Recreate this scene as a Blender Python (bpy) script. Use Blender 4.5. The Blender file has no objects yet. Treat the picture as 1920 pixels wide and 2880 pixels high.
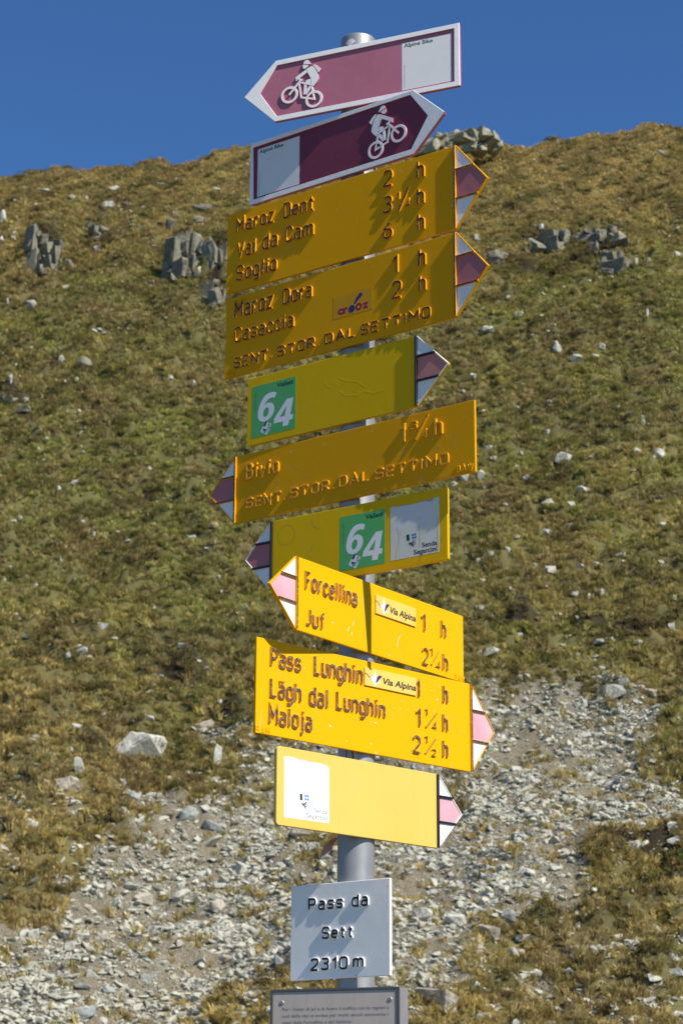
import bpy, bmesh, math, random
import numpy as np
from mathutils import Vector, Matrix, noise as mnoise

random.seed(7)
scene = bpy.context.scene
COL = scene.collection

# ------------------------------------------------------------------ camera, light, exposure
F_PX, DIST, YAW, PITCH, ROLL = 6037.8, 3.457, -0.00754, 0.29985, 0.00474
CAM_F = Vector((math.sin(YAW) * math.cos(PITCH), math.cos(YAW) * math.cos(PITCH), math.sin(PITCH)))
_r = Vector((math.cos(YAW), -math.sin(YAW), 0))
_u = _r.cross(CAM_F)
CAM_R = _r * math.cos(ROLL) + _u * math.sin(ROLL)
CAM_U = -_r * math.sin(ROLL) + _u * math.cos(ROLL)
CAM_P = Vector((0, -DIST, 0))
cam_data = bpy.data.cameras.new('camera')
cam = bpy.data.objects.new('camera', cam_data)
COL.objects.link(cam)
cam.matrix_world = Matrix(((CAM_R.x, CAM_U.x, -CAM_F.x, CAM_P.x), (CAM_R.y, CAM_U.y, -CAM_F.y, CAM_P.y),
                           (CAM_R.z, CAM_U.z, -CAM_F.z, CAM_P.z), (0, 0, 0, 1)))
cam_data.sensor_fit = 'VERTICAL'
cam_data.sensor_height = 36
cam_data.lens = F_PX * 36 / 2880
cam_data.clip_start = 0.05
cam_data.clip_end = 5000
cam_data.dof.use_dof = True
cam_data.dof.focus_distance = 3.6
cam_data.dof.aperture_fstop = 22
scene.camera = cam

SUN_AZ, SUN_EL = math.radians(40.7), math.radians(44)      # azimuth measured from +X towards -Y
SUN = Vector((math.cos(SUN_AZ) * math.cos(SUN_EL), -math.sin(SUN_AZ) * math.cos(SUN_EL), math.sin(SUN_EL)))
world = bpy.data.worlds.new('World')
scene.world = world
world.use_nodes = True
wn = world.node_tree
bg = wn.nodes['Background']
sky = wn.nodes.new('ShaderNodeTexSky')
sky.sky_type = 'NISHITA'
sky.sun_disc = False
sky.sun_elevation = SUN_EL
sky.sun_rotation = math.atan2(SUN.x, SUN.y)
sky.altitude = 2310
sky.air_density = 1.0
sky.dust_density = 0.0
sky.ozone_density = 3.0
tint = wn.nodes.new('ShaderNodeMix')
tint.data_type = 'RGBA'
tint.blend_type = 'MULTIPLY'
tint.inputs[0].default_value = 1.0
tint.inputs[7].default_value = (0.61, 0.98, 1.31, 1)      # the thin dark blue sky of 2300 m
wn.links.new(sky.outputs[0], tint.inputs[6])
wn.links.new(tint.outputs[2], bg.inputs[0])
bg.inputs[1].default_value = 0.078
sl = bpy.data.lights.new('sun', 'SUN')
sl.energy = 4.6
sl.angle = math.radians(0.5)
sl.color = (1.0, 0.955, 0.88)
so = bpy.data.objects.new('sun', sl)
COL.objects.link(so)
so.rotation_euler = SUN.to_track_quat('Z', 'Y').to_euler()
so.location = (30, -30, 60)
scene.view_settings.view_transform = 'Standard'
scene.view_settings.look = 'None'
scene.view_settings.exposure = 0.5
scene.view_settings.gamma = 1

# ------------------------------------------------------------------ helpers
def tag(o, label=None, cat=None, group=None, kind=None):
    if label: o['label'] = label
    if cat: o['category'] = cat
    if group: o['group'] = group
    if kind: o['kind'] = kind
    return o

def empty(name, loc, rz=0):
    o = bpy.data.objects.new(name, None)
    COL.objects.link(o)
    o.location = loc
    o.rotation_euler = (0, 0, rz)
    o.empty_display_size = 0.05
    return o

def obj(name, bm, mats, parent=None, smooth=False):
    me = bpy.data.meshes.new(name)
    bm.normal_update()
    bm.to_mesh(me)
    bm.free()
    if not isinstance(mats, (list, tuple)): mats = [mats]
    for m in mats: me.materials.append(m)
    if smooth:
        me.polygons.foreach_set('use_smooth', [True] * len(me.polygons))
    o = bpy.data.objects.new(name, me)
    COL.objects.link(o)
    o.parent = parent
    return o

# ---- node material helpers
class NT:
    def __init__(s, name):
        s.m = bpy.data.materials.new(name)
        s.m.use_nodes = True
        s.t = s.m.node_tree
        s.b = s.t.nodes['Principled BSDF']
        s.out = s.t.nodes['Material Output']
    def n(s, typ, **kw):
        nd = s.t.nodes.new('ShaderNode' + typ)
        for k, v in kw.items(): setattr(nd, k, v)
        return nd
    def l(s, a, b): s.t.links.new(a, b)
    def pos(s, kind='Object'):
        if kind == 'world': return s.n('NewGeometry').outputs['Position']
        return s.n('TexCoord').outputs[kind]
    def noise(s, vec, scale, detail=3, rough=0.5, dist=0.0):
        nd = s.n('TexNoise')
        nd.inputs['Scale'].default_value = scale
        nd.inputs['Detail'].default_value = detail
        nd.inputs['Roughness'].default_value = rough
        nd.inputs['Distortion'].default_value = dist
        s.l(vec, nd.inputs['Vector'])
        return nd.outputs['Fac']
    def mapr(s, vec, sc):
        nd = s.n('Mapping')
        nd.inputs['Scale'].default_value = sc
        s.l(vec, nd.inputs['Vector'])
        return nd.outputs[0]
    def ramp(s, fac, stops, interp='LINEAR'):
        nd = s.n('ValToRGB')
        cr = nd.color_ramp
        cr.interpolation = interp
        while len(cr.elements) < len(stops): cr.elements.new(0.5)
        for e, (p, c) in zip(cr.elements, stops):
            e.position = p
            e.color = (c, c, c, 1) if not isinstance(c, (tuple, list)) else (c[0], c[1], c[2], 1)
        s.l(fac, nd.inputs[0])
        return nd.outputs[0]
    def mix(s, fac, a, b, mode='MIX'):
        nd = s.n('Mix', data_type='RGBA', blend_type=mode)
        for sock, v in ((nd.inputs[0], fac), (nd.inputs[6], a), (nd.inputs[7], b)):
            if isinstance(v, (int, float)): sock.default_value = v
            elif isinstance(v, tuple): sock.default_value = (v[0], v[1], v[2], 1)
            else: s.l(v, sock)
        return nd.outputs[2]
    def math(s, op, a, b=0.5):
        nd = s.n('Math', operation=op)
        for i, v in ((0, a), (1, b)):
            if isinstance(v, (int, float)): nd.inputs[i].default_value = v
            else: s.l(v, nd.inputs[i])
        return nd.outputs[0]
    def bump(s, h, strength, dist):
        nd = s.n('Bump')
        nd.inputs['Strength'].default_value = strength
        nd.inputs['Distance'].default_value = dist
        s.l(h, nd.inputs['Height'])
        s.l(nd.outputs[0], s.b.inputs['Normal'])
    def done(s, color, rough=0.5, spec=0.5, metal=0.0):
        if isinstance(color, tuple): s.b.inputs['Base Color'].default_value = (color[0], color[1], color[2], 1)
        else: s.l(color, s.b.inputs['Base Color'])
        if isinstance(rough, (int, float)): s.b.inputs['Roughness'].default_value = rough
        else: s.l(rough, s.b.inputs['Roughness'])
        s.b.inputs['Specular IOR Level'].default_value = spec
        s.b.inputs['Metallic'].default_value = metal
        return s.m

def paint(name, base, faded, rough=0.35, chips=0.0, chip_col=(0.6, 0.6, 0.58), blister=0.25, scale=9.0, spec=0.5, scratch=0.0):
    n = NT(name)
    p = n.pos('world')
    f = n.ramp(n.noise(p, scale, 4, 0.6), [(0.3, 0.0), (0.72, 1.0)])
    c = n.mix(f, base, faded)
    # thin film of grime that gathers low on the plates and in streaks
    st = n.noise(n.mapr(p, (60, 60, 6)), 1.0, 4, 0.7)
    c = n.mix(n.ramp(st, [(0.56, 0.0), (0.85, 0.22)]), c, tuple(x * 0.6 + 0.03 for x in base))
    if chips:
        v = n.noise(p, 150, 3, 0.8)
        w = n.noise(p, 17, 2, 0.5)
        k = n.math('MULTIPLY', n.ramp(v, [(0.66, 0.0), (0.69, 1.0)]), n.ramp(w, [(0.6 - chips, 0.0), (0.66 - chips, 1.0)]))
        c = n.mix(k, c, chip_col)
    if scratch:
        sv = n.noise(n.mapr(p, (260, 260, 14)), 1.0, 2, 0.5)
        sw = n.noise(p, 11, 2, 0.5)
        k = n.math('MULTIPLY', n.ramp(sv, [(0.735, 0.0), (0.75, 1.0)]), n.ramp(sw, [(0.62 - scratch, 0.0), (0.66 - scratch, 1.0)]))
        c = n.mix(k, c, (0.42, 0.36, 0.26))
    h = n.math('ADD', n.noise(p, 500, 2, 0.5), n.math('MULTIPLY', n.noise(p, 60, 2, 0.5), 2.0))
    n.bump(h, blister, 0.0004)
    r = n.ramp(n.noise(p, 30, 3, 0.6), [(0.3, rough - 0.06), (0.7, rough + 0.1)])
    return n.done(c, r, spec)

def worn(name, top, under, amount, rough=0.5, grey=(0.33, 0.3, 0.27), gmix=0.5, wsc=210):
    """black face paint of the raised letters, rubbed through to the coat below"""
    n = NT(name)
    p = n.pos('world')
    a = n.ramp(n.noise(p, wsc, 4, 0.75), [(amount - 0.03, 0.0), (amount + 0.03, 1.0)])
    b = n.ramp(n.noise(p, 330, 3, 0.7), [(0.56, 0.0), (0.6, 1.0)])
    c = n.mix(a, under, top)
    c = n.mix(n.math('MULTIPLY', b, gmix), c, grey)
    return n.done(c, rough, 0.4)

def flat(name, col, rough=0.5, spec=0.4, metal=0.0, var=0.12, scale=40):
    n = NT(name)
    p = n.pos('world')
    f = n.noise(p, scale, 3, 0.6)
    c = n.mix(f, tuple(x * (1 - var) for x in col), tuple(min(1, x * (1 + var)) for x in col))
    return n.done(c, rough, spec, metal)

# ------------------------------------------------------------------ 2D shape helpers (x along, z up)
def arc_path(pts, closed=False, seg=5):
    """points (x, z[, radius]) -> polyline with rounded corners"""
    out = []
    n = len(pts)
    for i, p in enumerate(pts):
        r = p[2] if len(p) > 2 else 0
        if r <= 0 or (not closed and i in (0, n - 1)):
            out.append(Vector((p[0], p[1])))
            continue
        a, b, c = Vector(pts[i - 1][:2]), Vector(p[:2]), Vector(pts[(i + 1) % n][:2])
        u, v = (a - b), (c - b)
        lu, lv = u.length, v.length
        u.normalize(); v.normalize()
        ang = math.acos(max(-1, min(1, u.dot(v))))
        if ang > math.pi - 0.05:
            out.append(b); continue
        t = min(r / math.tan(ang / 2), lu * 0.499 if len(pts[i - 1]) > 2 else lu * 0.98, lv * 0.499 if len(pts[(i + 1) % n]) > 2 else lv * 0.98)
        p0, p1 = b + u * t, b + v * t
        for k in range(seg + 1):
            s = k / seg
            # quadratic blend close to an arc
            w = 0.70
            q = ((1 - s) ** 2 * p0 + 2 * w * s * (1 - s) * b + s ** 2 * p1) / ((1 - s) ** 2 + 2 * w * s * (1 - s) + s ** 2)
            out.append(q)
    cl = [out[0]]
    for q in out[1:]:
        if (q - cl[-1]).length > 1e-5: cl.append(q)
    if closed and (cl[0] - cl[-1]).length < 1e-5: cl.pop()
    return cl

def stroke(bm, pts, w, h, base=0.0, closed=False, y0=-0.036, flare=0.0004, cut=0.0003, top_mat=1, side_mat=0, round_end=False):
    """raised bar with a trapezoid section along a polyline in the plate's plane; outward is -y"""
    n = len(pts)
    offs = []
    for i in range(n):
        if closed: a, b, c = pts[i - 1], pts[i], pts[(i + 1) % n]
        else: a, b, c = pts[max(i - 1, 0)], pts[i], pts[min(i + 1, n - 1)]
        d1 = (b - a) if (b - a).length > 1e-9 else (c - b)
        d2 = (c - b) if (c - b).length > 1e-9 else d1
        d1 = d1.normalized(); d2 = d2.normalized()
        n1, n2 = Vector((-d1.y, d1.x)), Vector((-d2.y, d2.x))
        m = n1 + n2
        if m.length < 0.2: m = n1
        m.normalize()
        k = 1 / max(0.42, m.dot(n1))
        offs.append(m * k)
    prof = [(-1, -flare, 0), (-1, 0, h - cut), (-1, cut * 0.8, h), (1, -cut * 0.8, h), (1, 0, h - cut), (1, flare, 0)]
    rings = []
    for p, o in zip(pts, offs):
        ring = []
        for s, e, z in prof:
            q = p + o * (s * w + e)
            ring.append(bm.verts.new((q.x, y0 - base - z, q.y)))
        rings.append(ring)
    m = n if closed else n - 1
    for i in range(m):
        A, B = rings[i], rings[(i + 1) % n]
        for k in range(5):
            f = bm.faces.new((A[k], A[k + 1], B[k + 1], B[k]))
            f.material_index = top_mat if k in (1, 2) else side_mat
    if not closed:
        for R, fl in ((rings[0], 1), (rings[-1], -1)):
            f = bm.faces.new(R[::fl])
            f.material_index = side_mat

def poly_relief(bm, pts, h, base=0.0, y0=-0.036, top_mat=1, side_mat=0, cut=0.0004):
    """flat-topped relief from a polygon (counter-clockwise seen from outside)"""
    c = sum((Vector(p) for p in pts), Vector((0, 0))) / len(pts)
    lo = [bm.verts.new((p[0], y0 - base, p[1])) for p in pts]
    mid = [bm.verts.new((p[0], y0 - base - h + cut, p[1])) for p in pts]
    hi = []
    for p in pts:
        v = Vector(p) - c
        v *= max(0, 1 - cut / max(v.length, 1e-6))
        hi.append(bm.verts.new((c.x + v.x, y0 - base - h, c.y + v.y)))
    n = len(pts)
    for i in range(n):
        j = (i + 1) % n
        bm.faces.new((lo[i], lo[j], mid[j], mid[i])).material_index = side_mat
        bm.faces.new((mid[i], mid[j], hi[j], hi[i])).material_index = side_mat
    f = bm.faces.new(hi)
    f.material_index = top_mat
    bmesh.ops.triangulate(bm, faces=[f])

def prism(pts, y_front, y_back, bev=0.0008):
    bm = bmesh.new()
    a = [bm.verts.new((p[0], y_front, p[1])) for p in pts]
    b = [bm.verts.new((p[0], y_back, p[1])) for p in pts]
    n = len(pts)
    bm.faces.new(a)
    bm.faces.new(b[::-1])
    for i in range(n):
        j = (i + 1) % n
        bm.faces.new((a[i], b[i], b[j], a[j]))
    bmesh.ops.recalc_face_normals(bm, faces=bm.faces)
    if bev:
        bmesh.ops.bevel(bm, geom=list(bm.edges), offset=bev, segments=2, affect='EDGES', profile=0.5)
    return bm

def rects(x0, z0, x1, z1): return [(x0, z0), (x1, z0), (x1, z1), (x0, z1)]

# ------------------------------------------------------------------ stroke alphabet of the embossed plates (cap height 7)
def _bowl(w=2.6, l=1.25, r=1.25): return ([(0, 0, l), (w, 0, r), (w, 5, r), (0, 5, l)], True)
GLYPH = {
 'M': (3.8, [([(0, 0), (0, 7), (1.9, 2.8), (3.8, 7), (3.8, 0)], False)]),
 'a': (2.5, [([(0.2, 5), (2.5, 5, 1.1), (2.5, 0)], False), ([(2.5, 2.9), (0, 2.9, 1), (0, 0, 1), (2.5, 0)], False)]),
 'r': (1.7, [([(0, 0), (0, 5)], False), ([(0, 3.5), (0, 5, 1.2), (1.7, 5)], False)]),
 'o': (2.6, [_bowl()]),
 'z': (2.4, [([(0, 5), (2.4, 5), (0, 0), (2.4, 0)], False)]),
 'D': (3.0, [([(0, 0), (3, 0, 1.4), (3, 7, 1.4), (0, 7)], True)]),
 'e': (2.5, [([(2.5, 0), (0, 0, 1.2), (0, 5, 1.2), (2.5, 5, 1.2), (2.5, 2.6), (0, 2.6)], False)]),
 'n': (2.6, [([(0, 0), (0, 5)], False), ([(0, 3.6), (0, 5, 1.2), (2.6, 5, 1.2), (2.6, 0)], False)]),
 't': (2.0, [([(0.9, 6.7), (0.9, 0, 0.9), (2.0, 0)], False), ([(0, 5), (2.0, 5)], False)]),
 'V': (3.2, [([(0, 7), (1.6, 0), (3.2, 7)], False)]),
 'l': (0.6, [([(0.3, 0), (0.3, 7)], False)]),
 'd': (2.6, [([(2.6, 7), (2.6, 0)], False), ([(0, 0, 1.25), (2.6, 0), (2.6, 5), (0, 5, 1.25)], True)]),
 'C': (3.0, [([(3, 5.5), (3, 7, 1.3), (0, 7, 1.3), (0, 0, 1.3), (3, 0, 1.3), (3, 1.5)], False)]),
 'm': (4.4, [([(0, 0), (0, 5)], False), ([(0, 3.8), (0, 5, 1), (2.2, 5, 1), (2.2, 0)], False), ([(2.2, 3.8), (2.2, 5, 1), (4.4, 5, 1), (4.4, 0)], False)]),
 'S': (3.0, [([(3, 5.7), (3, 7, 1.2), (0, 7, 1.2), (0, 3.6, 1.2), (3, 3.6, 1.2), (3, 0, 1.2), (0, 0, 1.2), (0, 1.3)], False)]),
 's': (2.3, [([(2.3, 4.1), (2.3, 5, .8), (0, 5, .9), (0, 2.6, .9), (2.3, 2.6, .9), (2.3, 0, .9), (0, 0, .9), (0, 0.9)], False)]),
 'g': (2.6, [_bowl(), ([(2.6, 5), (2.6, -2, 1.2), (0.2, -2)], False)]),
 'i': (0.6, [([(0.3, 0), (0.3, 5)], False), ([(0.3, 6.1), (0.3, 7)], False)]),
 'c': (2.3, [([(2.3, 3.9), (2.3, 5, 1.1), (0, 5, 1.2), (0, 0, 1.2), (2.3, 0, 1.1), (2.3, 1.1)], False)]),
 'v': (2.5, [([(0, 5), (1.25, 0), (2.5, 5)], False)]),
 'u': (2.6, [([(0, 5), (0, 0, 1.2), (2.6, 0, 1.2), (2.6, 1.4)], False), ([(2.6, 5), (2.6, 0)], False)]),
 'f': (1.9, [([(1.9, 7), (0.8, 7, 0.9), (0.8, 0)], False), ([(0, 5), (1.8, 5)], False)]),
 'h': (2.6, [([(0, 0), (0, 7)], False), ([(0, 3.6), (0, 5, 1.2), (2.6, 5, 1.2), (2.6, 0)], False)]),
 'j': (1.0, [([(0.8, 5), (0.8, -2, 0.9), (-0.3, -2)], False), ([(0.8, 6.1), (0.8, 7)], False)]),
 'J': (2.0, [([(2.0, 7), (2.0, 0, 1.3), (0, 0)], False)]),
 'L': (2.5, [([(0, 7), (0, 0), (2.5, 0)], False)]),
 'F': (2.5, [([(0, 0), (0, 7), (2.5, 7)], False), ([(0, 3.8), (2.1, 3.8)], False)]),
 'P': (2.9, [([(0, 0), (0, 7), (2.9, 7, 1.5), (2.9, 3.1, 1.5), (0, 3.1)], False)]),
 'B': (3.0, [([(0, 3.8), (0, 7), (2.7, 7, 1.3), (2.7, 3.8, 1.3), (0, 3.8)], False), ([(0, 3.8), (3, 3.8, 1.4), (3, 0, 1.4), (0, 0), (0, 3.8)], False)]),
 'A': (3.6, [([(0, 0), (1.8, 7), (3.6, 0)], False), ([(0.6, 2.1), (3.0, 2.1)], False)]),
 'E': (2.7, [([(2.7, 7), (0, 7), (0, 0), (2.7, 0)], False), ([(0, 3.6), (2.4, 3.6)], False)]),
 'N': (3.1, [([(0, 0), (0, 7), (3.1, 0), (3.1, 7)], False)]),
 'T': (3.2, [([(1.6, 0), (1.6, 7)], False), ([(0, 7), (3.2, 7)], False)]),
 'O': (3.2, [([(0, 0, 1.4), (3.2, 0, 1.4), (3.2, 7, 1.4), (0, 7, 1.4)], True)]),
 'R': (3.0, [([(0, 0), (0, 7), (2.9, 7, 1.5), (2.9, 3.4, 1.5), (0, 3.4)], False), ([(1.5, 3.4), (3.0, 0)], False)]),
 'I': (0.6, [([(0.3, 0), (0.3, 7)], False)]),
 'W': (4.6, [([(0, 7), (1.1, 0), (2.3, 6.4), (3.5, 0), (4.6, 7)], False)]),
 '.': (0.6, [([(0.3, 0), (0.3, 0.9)], False)]),
 '/': (3.0, [([(0, 0), (3, 7)], False)]),
 '0': (3.0, [([(0, 0, 1.4), (3, 0, 1.4), (3, 7, 1.4), (0, 7, 1.4)], True)]),
 '1': (1.5, [([(0, 5.4), (1.5, 7), (1.5, 0)], False)]),
 '2': (2.8, [([(0, 5.6), (0, 7, 1.3), (2.8, 7, 1.4), (2.8, 4, 1.0), (0, 0.4), (0, 0), (2.8, 0)], False)]),
 '3': (2.8, [([(0, 7), (2.8, 7, 1.4), (2.8, 3.8, 1.4), (0.9, 3.8)], False), ([(0.9, 3.8), (2.8, 3.8, 1.4), (2.8, 0, 1.4), (0, 0, 1.2), (0, 1.1)], False)]),
 '4': (2.9, [([(2.1, 0), (2.1, 7), (0, 1.7), (2.9, 1.7)], False)]),
 '6': (2.8, [([(2.3, 7), (0, 4.2, 2), (0, 0, 1.4), (2.8, 0, 1.4), (2.8, 4, 1.4), (0, 4, 1.2)], False)]),
}
GLYPH['ä'] = (2.5, GLYPH['a'][1] + [([(0.55, 6.1), (0.55, 6.9)], False), ([(1.95, 6.1), (1.95, 6.9)], False)])

def emboss(bm, text, s0, s1, z0, cap, relief, wide=1.0, wmul=1.0, z_ref=0.0):
    """a word of raised letters filling s0..s1 on the plate, baseline z0, cap height cap"""
    if text and text[0] not in 'zaeonrucsmvgj': pass
    u = (cap - 0.001) / 7.0
    hw = 0.42 * u * wmul * (1.35 if 0.018 < cap < 0.024 else 1)
    hw = max(hw, 0.0008)
    gap = 1.75
    W = sum(GLYPH[c][0] for c in text) + gap * (len(text) - 1)
    if text[0] == '1' and len(text) == 1: W = 1.5
    sx = (s1 - s0 - 2 * hw) / (W * u)
    x = s0 + hw
    k = 0
    for c in text:
        w, strokes = GLYPH[c]
        for pts, cl in strokes:
            P = [(x + p[0] * u * sx, z0 - z_ref + hw + p[1] * (u * (cap - 2 * hw) / (cap - 0.001))) + ((p[2] * u * min(sx, 1.15),) if len(p) > 2 else ()) for p in pts]
            stroke(bm, arc_path(P, cl), hw, relief - 0.00004 * (k % 5), closed=cl)
            k += 1
        x += (w + gap) * u * sx

# flat print from the built-in typeface
def text_mesh(bm, text, x0, x1, z0, size_z, y, mat=0, bold=0.0, shear=0.0, rot=0.0, thick=0.00008):
    """print 'text' so that it spans x0..x1 with capitals size_z high; rot turns it about its start"""
    cu = bpy.data.curves.new('t', 'FONT')
    cu.body = text
    cu.offset = bold
    cu.shear = shear
    cu.resolution_u = 4
    o = bpy.data.objects.new('t', cu)
    COL.objects.link(o)
    dg = bpy.context.evaluated_depsgraph_get()
    me = bpy.data.meshes.new_from_object(o.evaluated_get(dg))
    bpy.data.objects.remove(o)
    xs = [v.co.x for v in me.vertices]
    if not xs: return
    a, b = min(xs), max(xs)
    sx = (x1 - x0) / (b - a)
    sz = size_z / 0.73
    vs = []
    for v in me.vertices:
        X, Z = (v.co.x - a) * sx, v.co.y * sz
        if rot: X, Z = X * math.cos(rot) - Z * math.sin(rot), X * math.sin(rot) + Z * math.cos(rot)
        vs.append(bm.verts.new((x0 + X, y, z0 + Z)))
    for p in me.polygons:
        try:
            f = bm.faces.new([vs[i] for i in p.vertices])
            f.material_index = mat
        except ValueError: pass
    bpy.data.meshes.remove(me)

def flat_poly(bm, pts, y, mat=0):
    f = bm.faces.new([bm.verts.new((p[0], y, p[1])) for p in pts])
    f.material_index = mat
    if len(pts) > 4: bmesh.ops.triangulate(bm, faces=[f])

def flat_line(bm, pts, w, y, mat=0, closed=False):
    P = arc_path(pts, closed)
    n = len(P)
    L, Rr = [], []
    for i in range(n):
        a = P[i - 1] if (closed or i > 0) else P[i]
        c = P[(i + 1) % n] if (closed or i < n - 1) else P[i]
        d = (c - a).normalized()
        m = Vector((-d.y, d.x)) * w
        L.append(bm.verts.new((P[i].x + m.x, y, P[i].y + m.y)))
        Rr.append(bm.verts.new((P[i].x - m.x, y, P[i].y - m.y)))
    for i in range(n if closed else n - 1):
        j = (i + 1) % n
        bm.faces.new((L[i], Rr[i], Rr[j], L[j])).material_index = mat

# word, where it starts and ends along its plate, baseline height, cap height (metres)
WORDS=[
('C','Maroz',-0.2408,-0.1547,1.6291,0.0300),
('C','Dent',-0.1333,-0.0675,1.6294,0.0303),
('C','Val',-0.2380,-0.1952,1.5789,0.0315),
('C','da',-0.1802,-0.1466,1.5801,0.0320),
('C','Cam',-0.1298,-0.0678,1.5816,0.0307),
('C','Soglio',-0.2381,-0.1478,1.5338,0.0303),
('C','2',0.0813,0.0998,1.6310,0.0317),
('C','h',0.1495,0.1650,1.6286,0.0331),
('C','3',0.0801,0.0989,1.5811,0.0325),
('C','1',0.1076,0.1140,1.5998,0.0147),
('C','/',0.1101,0.1350,1.5774,0.0430),
('C','4',0.1258,0.1362,1.5816,0.0160),
('C','h',0.1499,0.1646,1.5794,0.0322),
('C','6',0.0801,0.0995,1.5331,0.0313),
('C','h',0.1499,0.1645,1.5312,0.0323),
('C','B',-0.2604,-0.2526,1.5177,0.0114),
('D','Maroz',-0.2443,-0.1563,1.4648,0.0339),
('D','Dora',-0.1347,-0.0702,1.4646,0.0306),
('D','1',0.0997,0.1129,1.4639,0.0328),
('D','h',0.1549,0.1697,1.4631,0.0332),
('D','2',0.1007,0.1202,1.4171,0.0326),
('D','h',0.1556,0.1700,1.4171,0.0306),
('D','Casaccia',-0.2436,-0.1097,1.4181,0.0298),
('D','SENT.',-0.2432,-0.1574,1.3692,0.0212),
('D','STOR.',-0.1457,-0.0526,1.3689,0.0205),
('D','DAL',-0.0419,0.0226,1.3688,0.0195),
('D','SETTIMO',0.0349,0.1784,1.3669,0.0206),
('D','BAW',-0.2668,-0.2378,1.3564,0.0122),
('F','Bivio',-0.2113,-0.1388,1.1552,0.0298),
('F','1',0.1167,0.1259,1.1564,0.0320),
('F','3',0.1371,0.1494,1.1764,0.0143),
('F','/',0.1446,0.1727,1.1563,0.0405),
('F','4',0.1614,0.1705,1.1565,0.0155),
('F','h',0.1840,0.1998,1.1558,0.0320),
('F','SENT.',-0.2110,-0.1230,1.1022,0.0202),
('F','STOR.',-0.1140,-0.0197,1.1029,0.0195),
('F','DAL',-0.0106,0.0518,1.1042,0.0196),
('F','SETTIMO',0.0643,0.2107,1.1033,0.0200),
('F','BAW',0.2253,0.2572,1.0850,0.0113),
('H','Forcellina',-0.1885,-0.0507,0.8868,0.0305),
('H','Juf',-0.1854,-0.1383,0.8296,0.0280),
('H','1',0.1324,0.1442,0.8842,0.0318),
('H','h',0.1921,0.2068,0.8851,0.0312),
('H','2',0.1359,0.1523,0.8267,0.0303),
('H','1',0.1587,0.1659,0.8454,0.0151),
('H','/',0.1616,0.1833,0.8299,0.0271),
('H','4',0.1771,0.1901,0.8275,0.0136),
('H','h',0.1964,0.2116,0.8277,0.0304),
('H','BAW',0.2342,0.2652,0.8178,0.0092),
('I','Pass',-0.2217,-0.1579,0.7608,0.0303),
('I','Lunghin',-0.1295,-0.0226,0.7619,0.0315),
('I','Lägh',-0.2218,-0.1565,0.7118,0.0306),
('I','dal',-0.1397,-0.0980,0.7109,0.0319),
('I','Lunghin',-0.0808,0.0284,0.7132,0.0301),
('I','Maloja',-0.2237,-0.1331,0.6689,0.0312),
('I','1',0.1002,0.1089,0.7604,0.0308),
('I','h',0.1642,0.1763,0.7598,0.0309),
('I','1',0.0998,0.1101,0.7110,0.0311),
('I','1',0.1218,0.1269,0.7325,0.0128),
('I','/',0.1228,0.1498,0.7119,0.0293),
('I','4',0.1387,0.1494,0.7113,0.0137),
('I','h',0.1627,0.1752,0.7115,0.0306),
('I','2',0.0928,0.1097,0.6659,0.0303),
('I','1',0.1205,0.1265,0.6860,0.0130),
('I','/',0.1215,0.1461,0.6677,0.0291),
('I','2',0.1370,0.1465,0.6657,0.0127),
('I','h',0.1621,0.1750,0.6670,0.0301),
('I','BAW',-0.2492,-0.2182,0.6515,0.0118),
('K','Pass',-0.0663,0.0021,0.4035,0.0198),
('K','da',0.0186,0.0503,0.4041,0.0195),
('K','Sett',-0.0389,0.0218,0.3571,0.0192),
('K','2310',-0.0604,0.0119,0.3086,0.0198),
('K','m',0.0208,0.0423,0.3095,0.0173),
]

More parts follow.
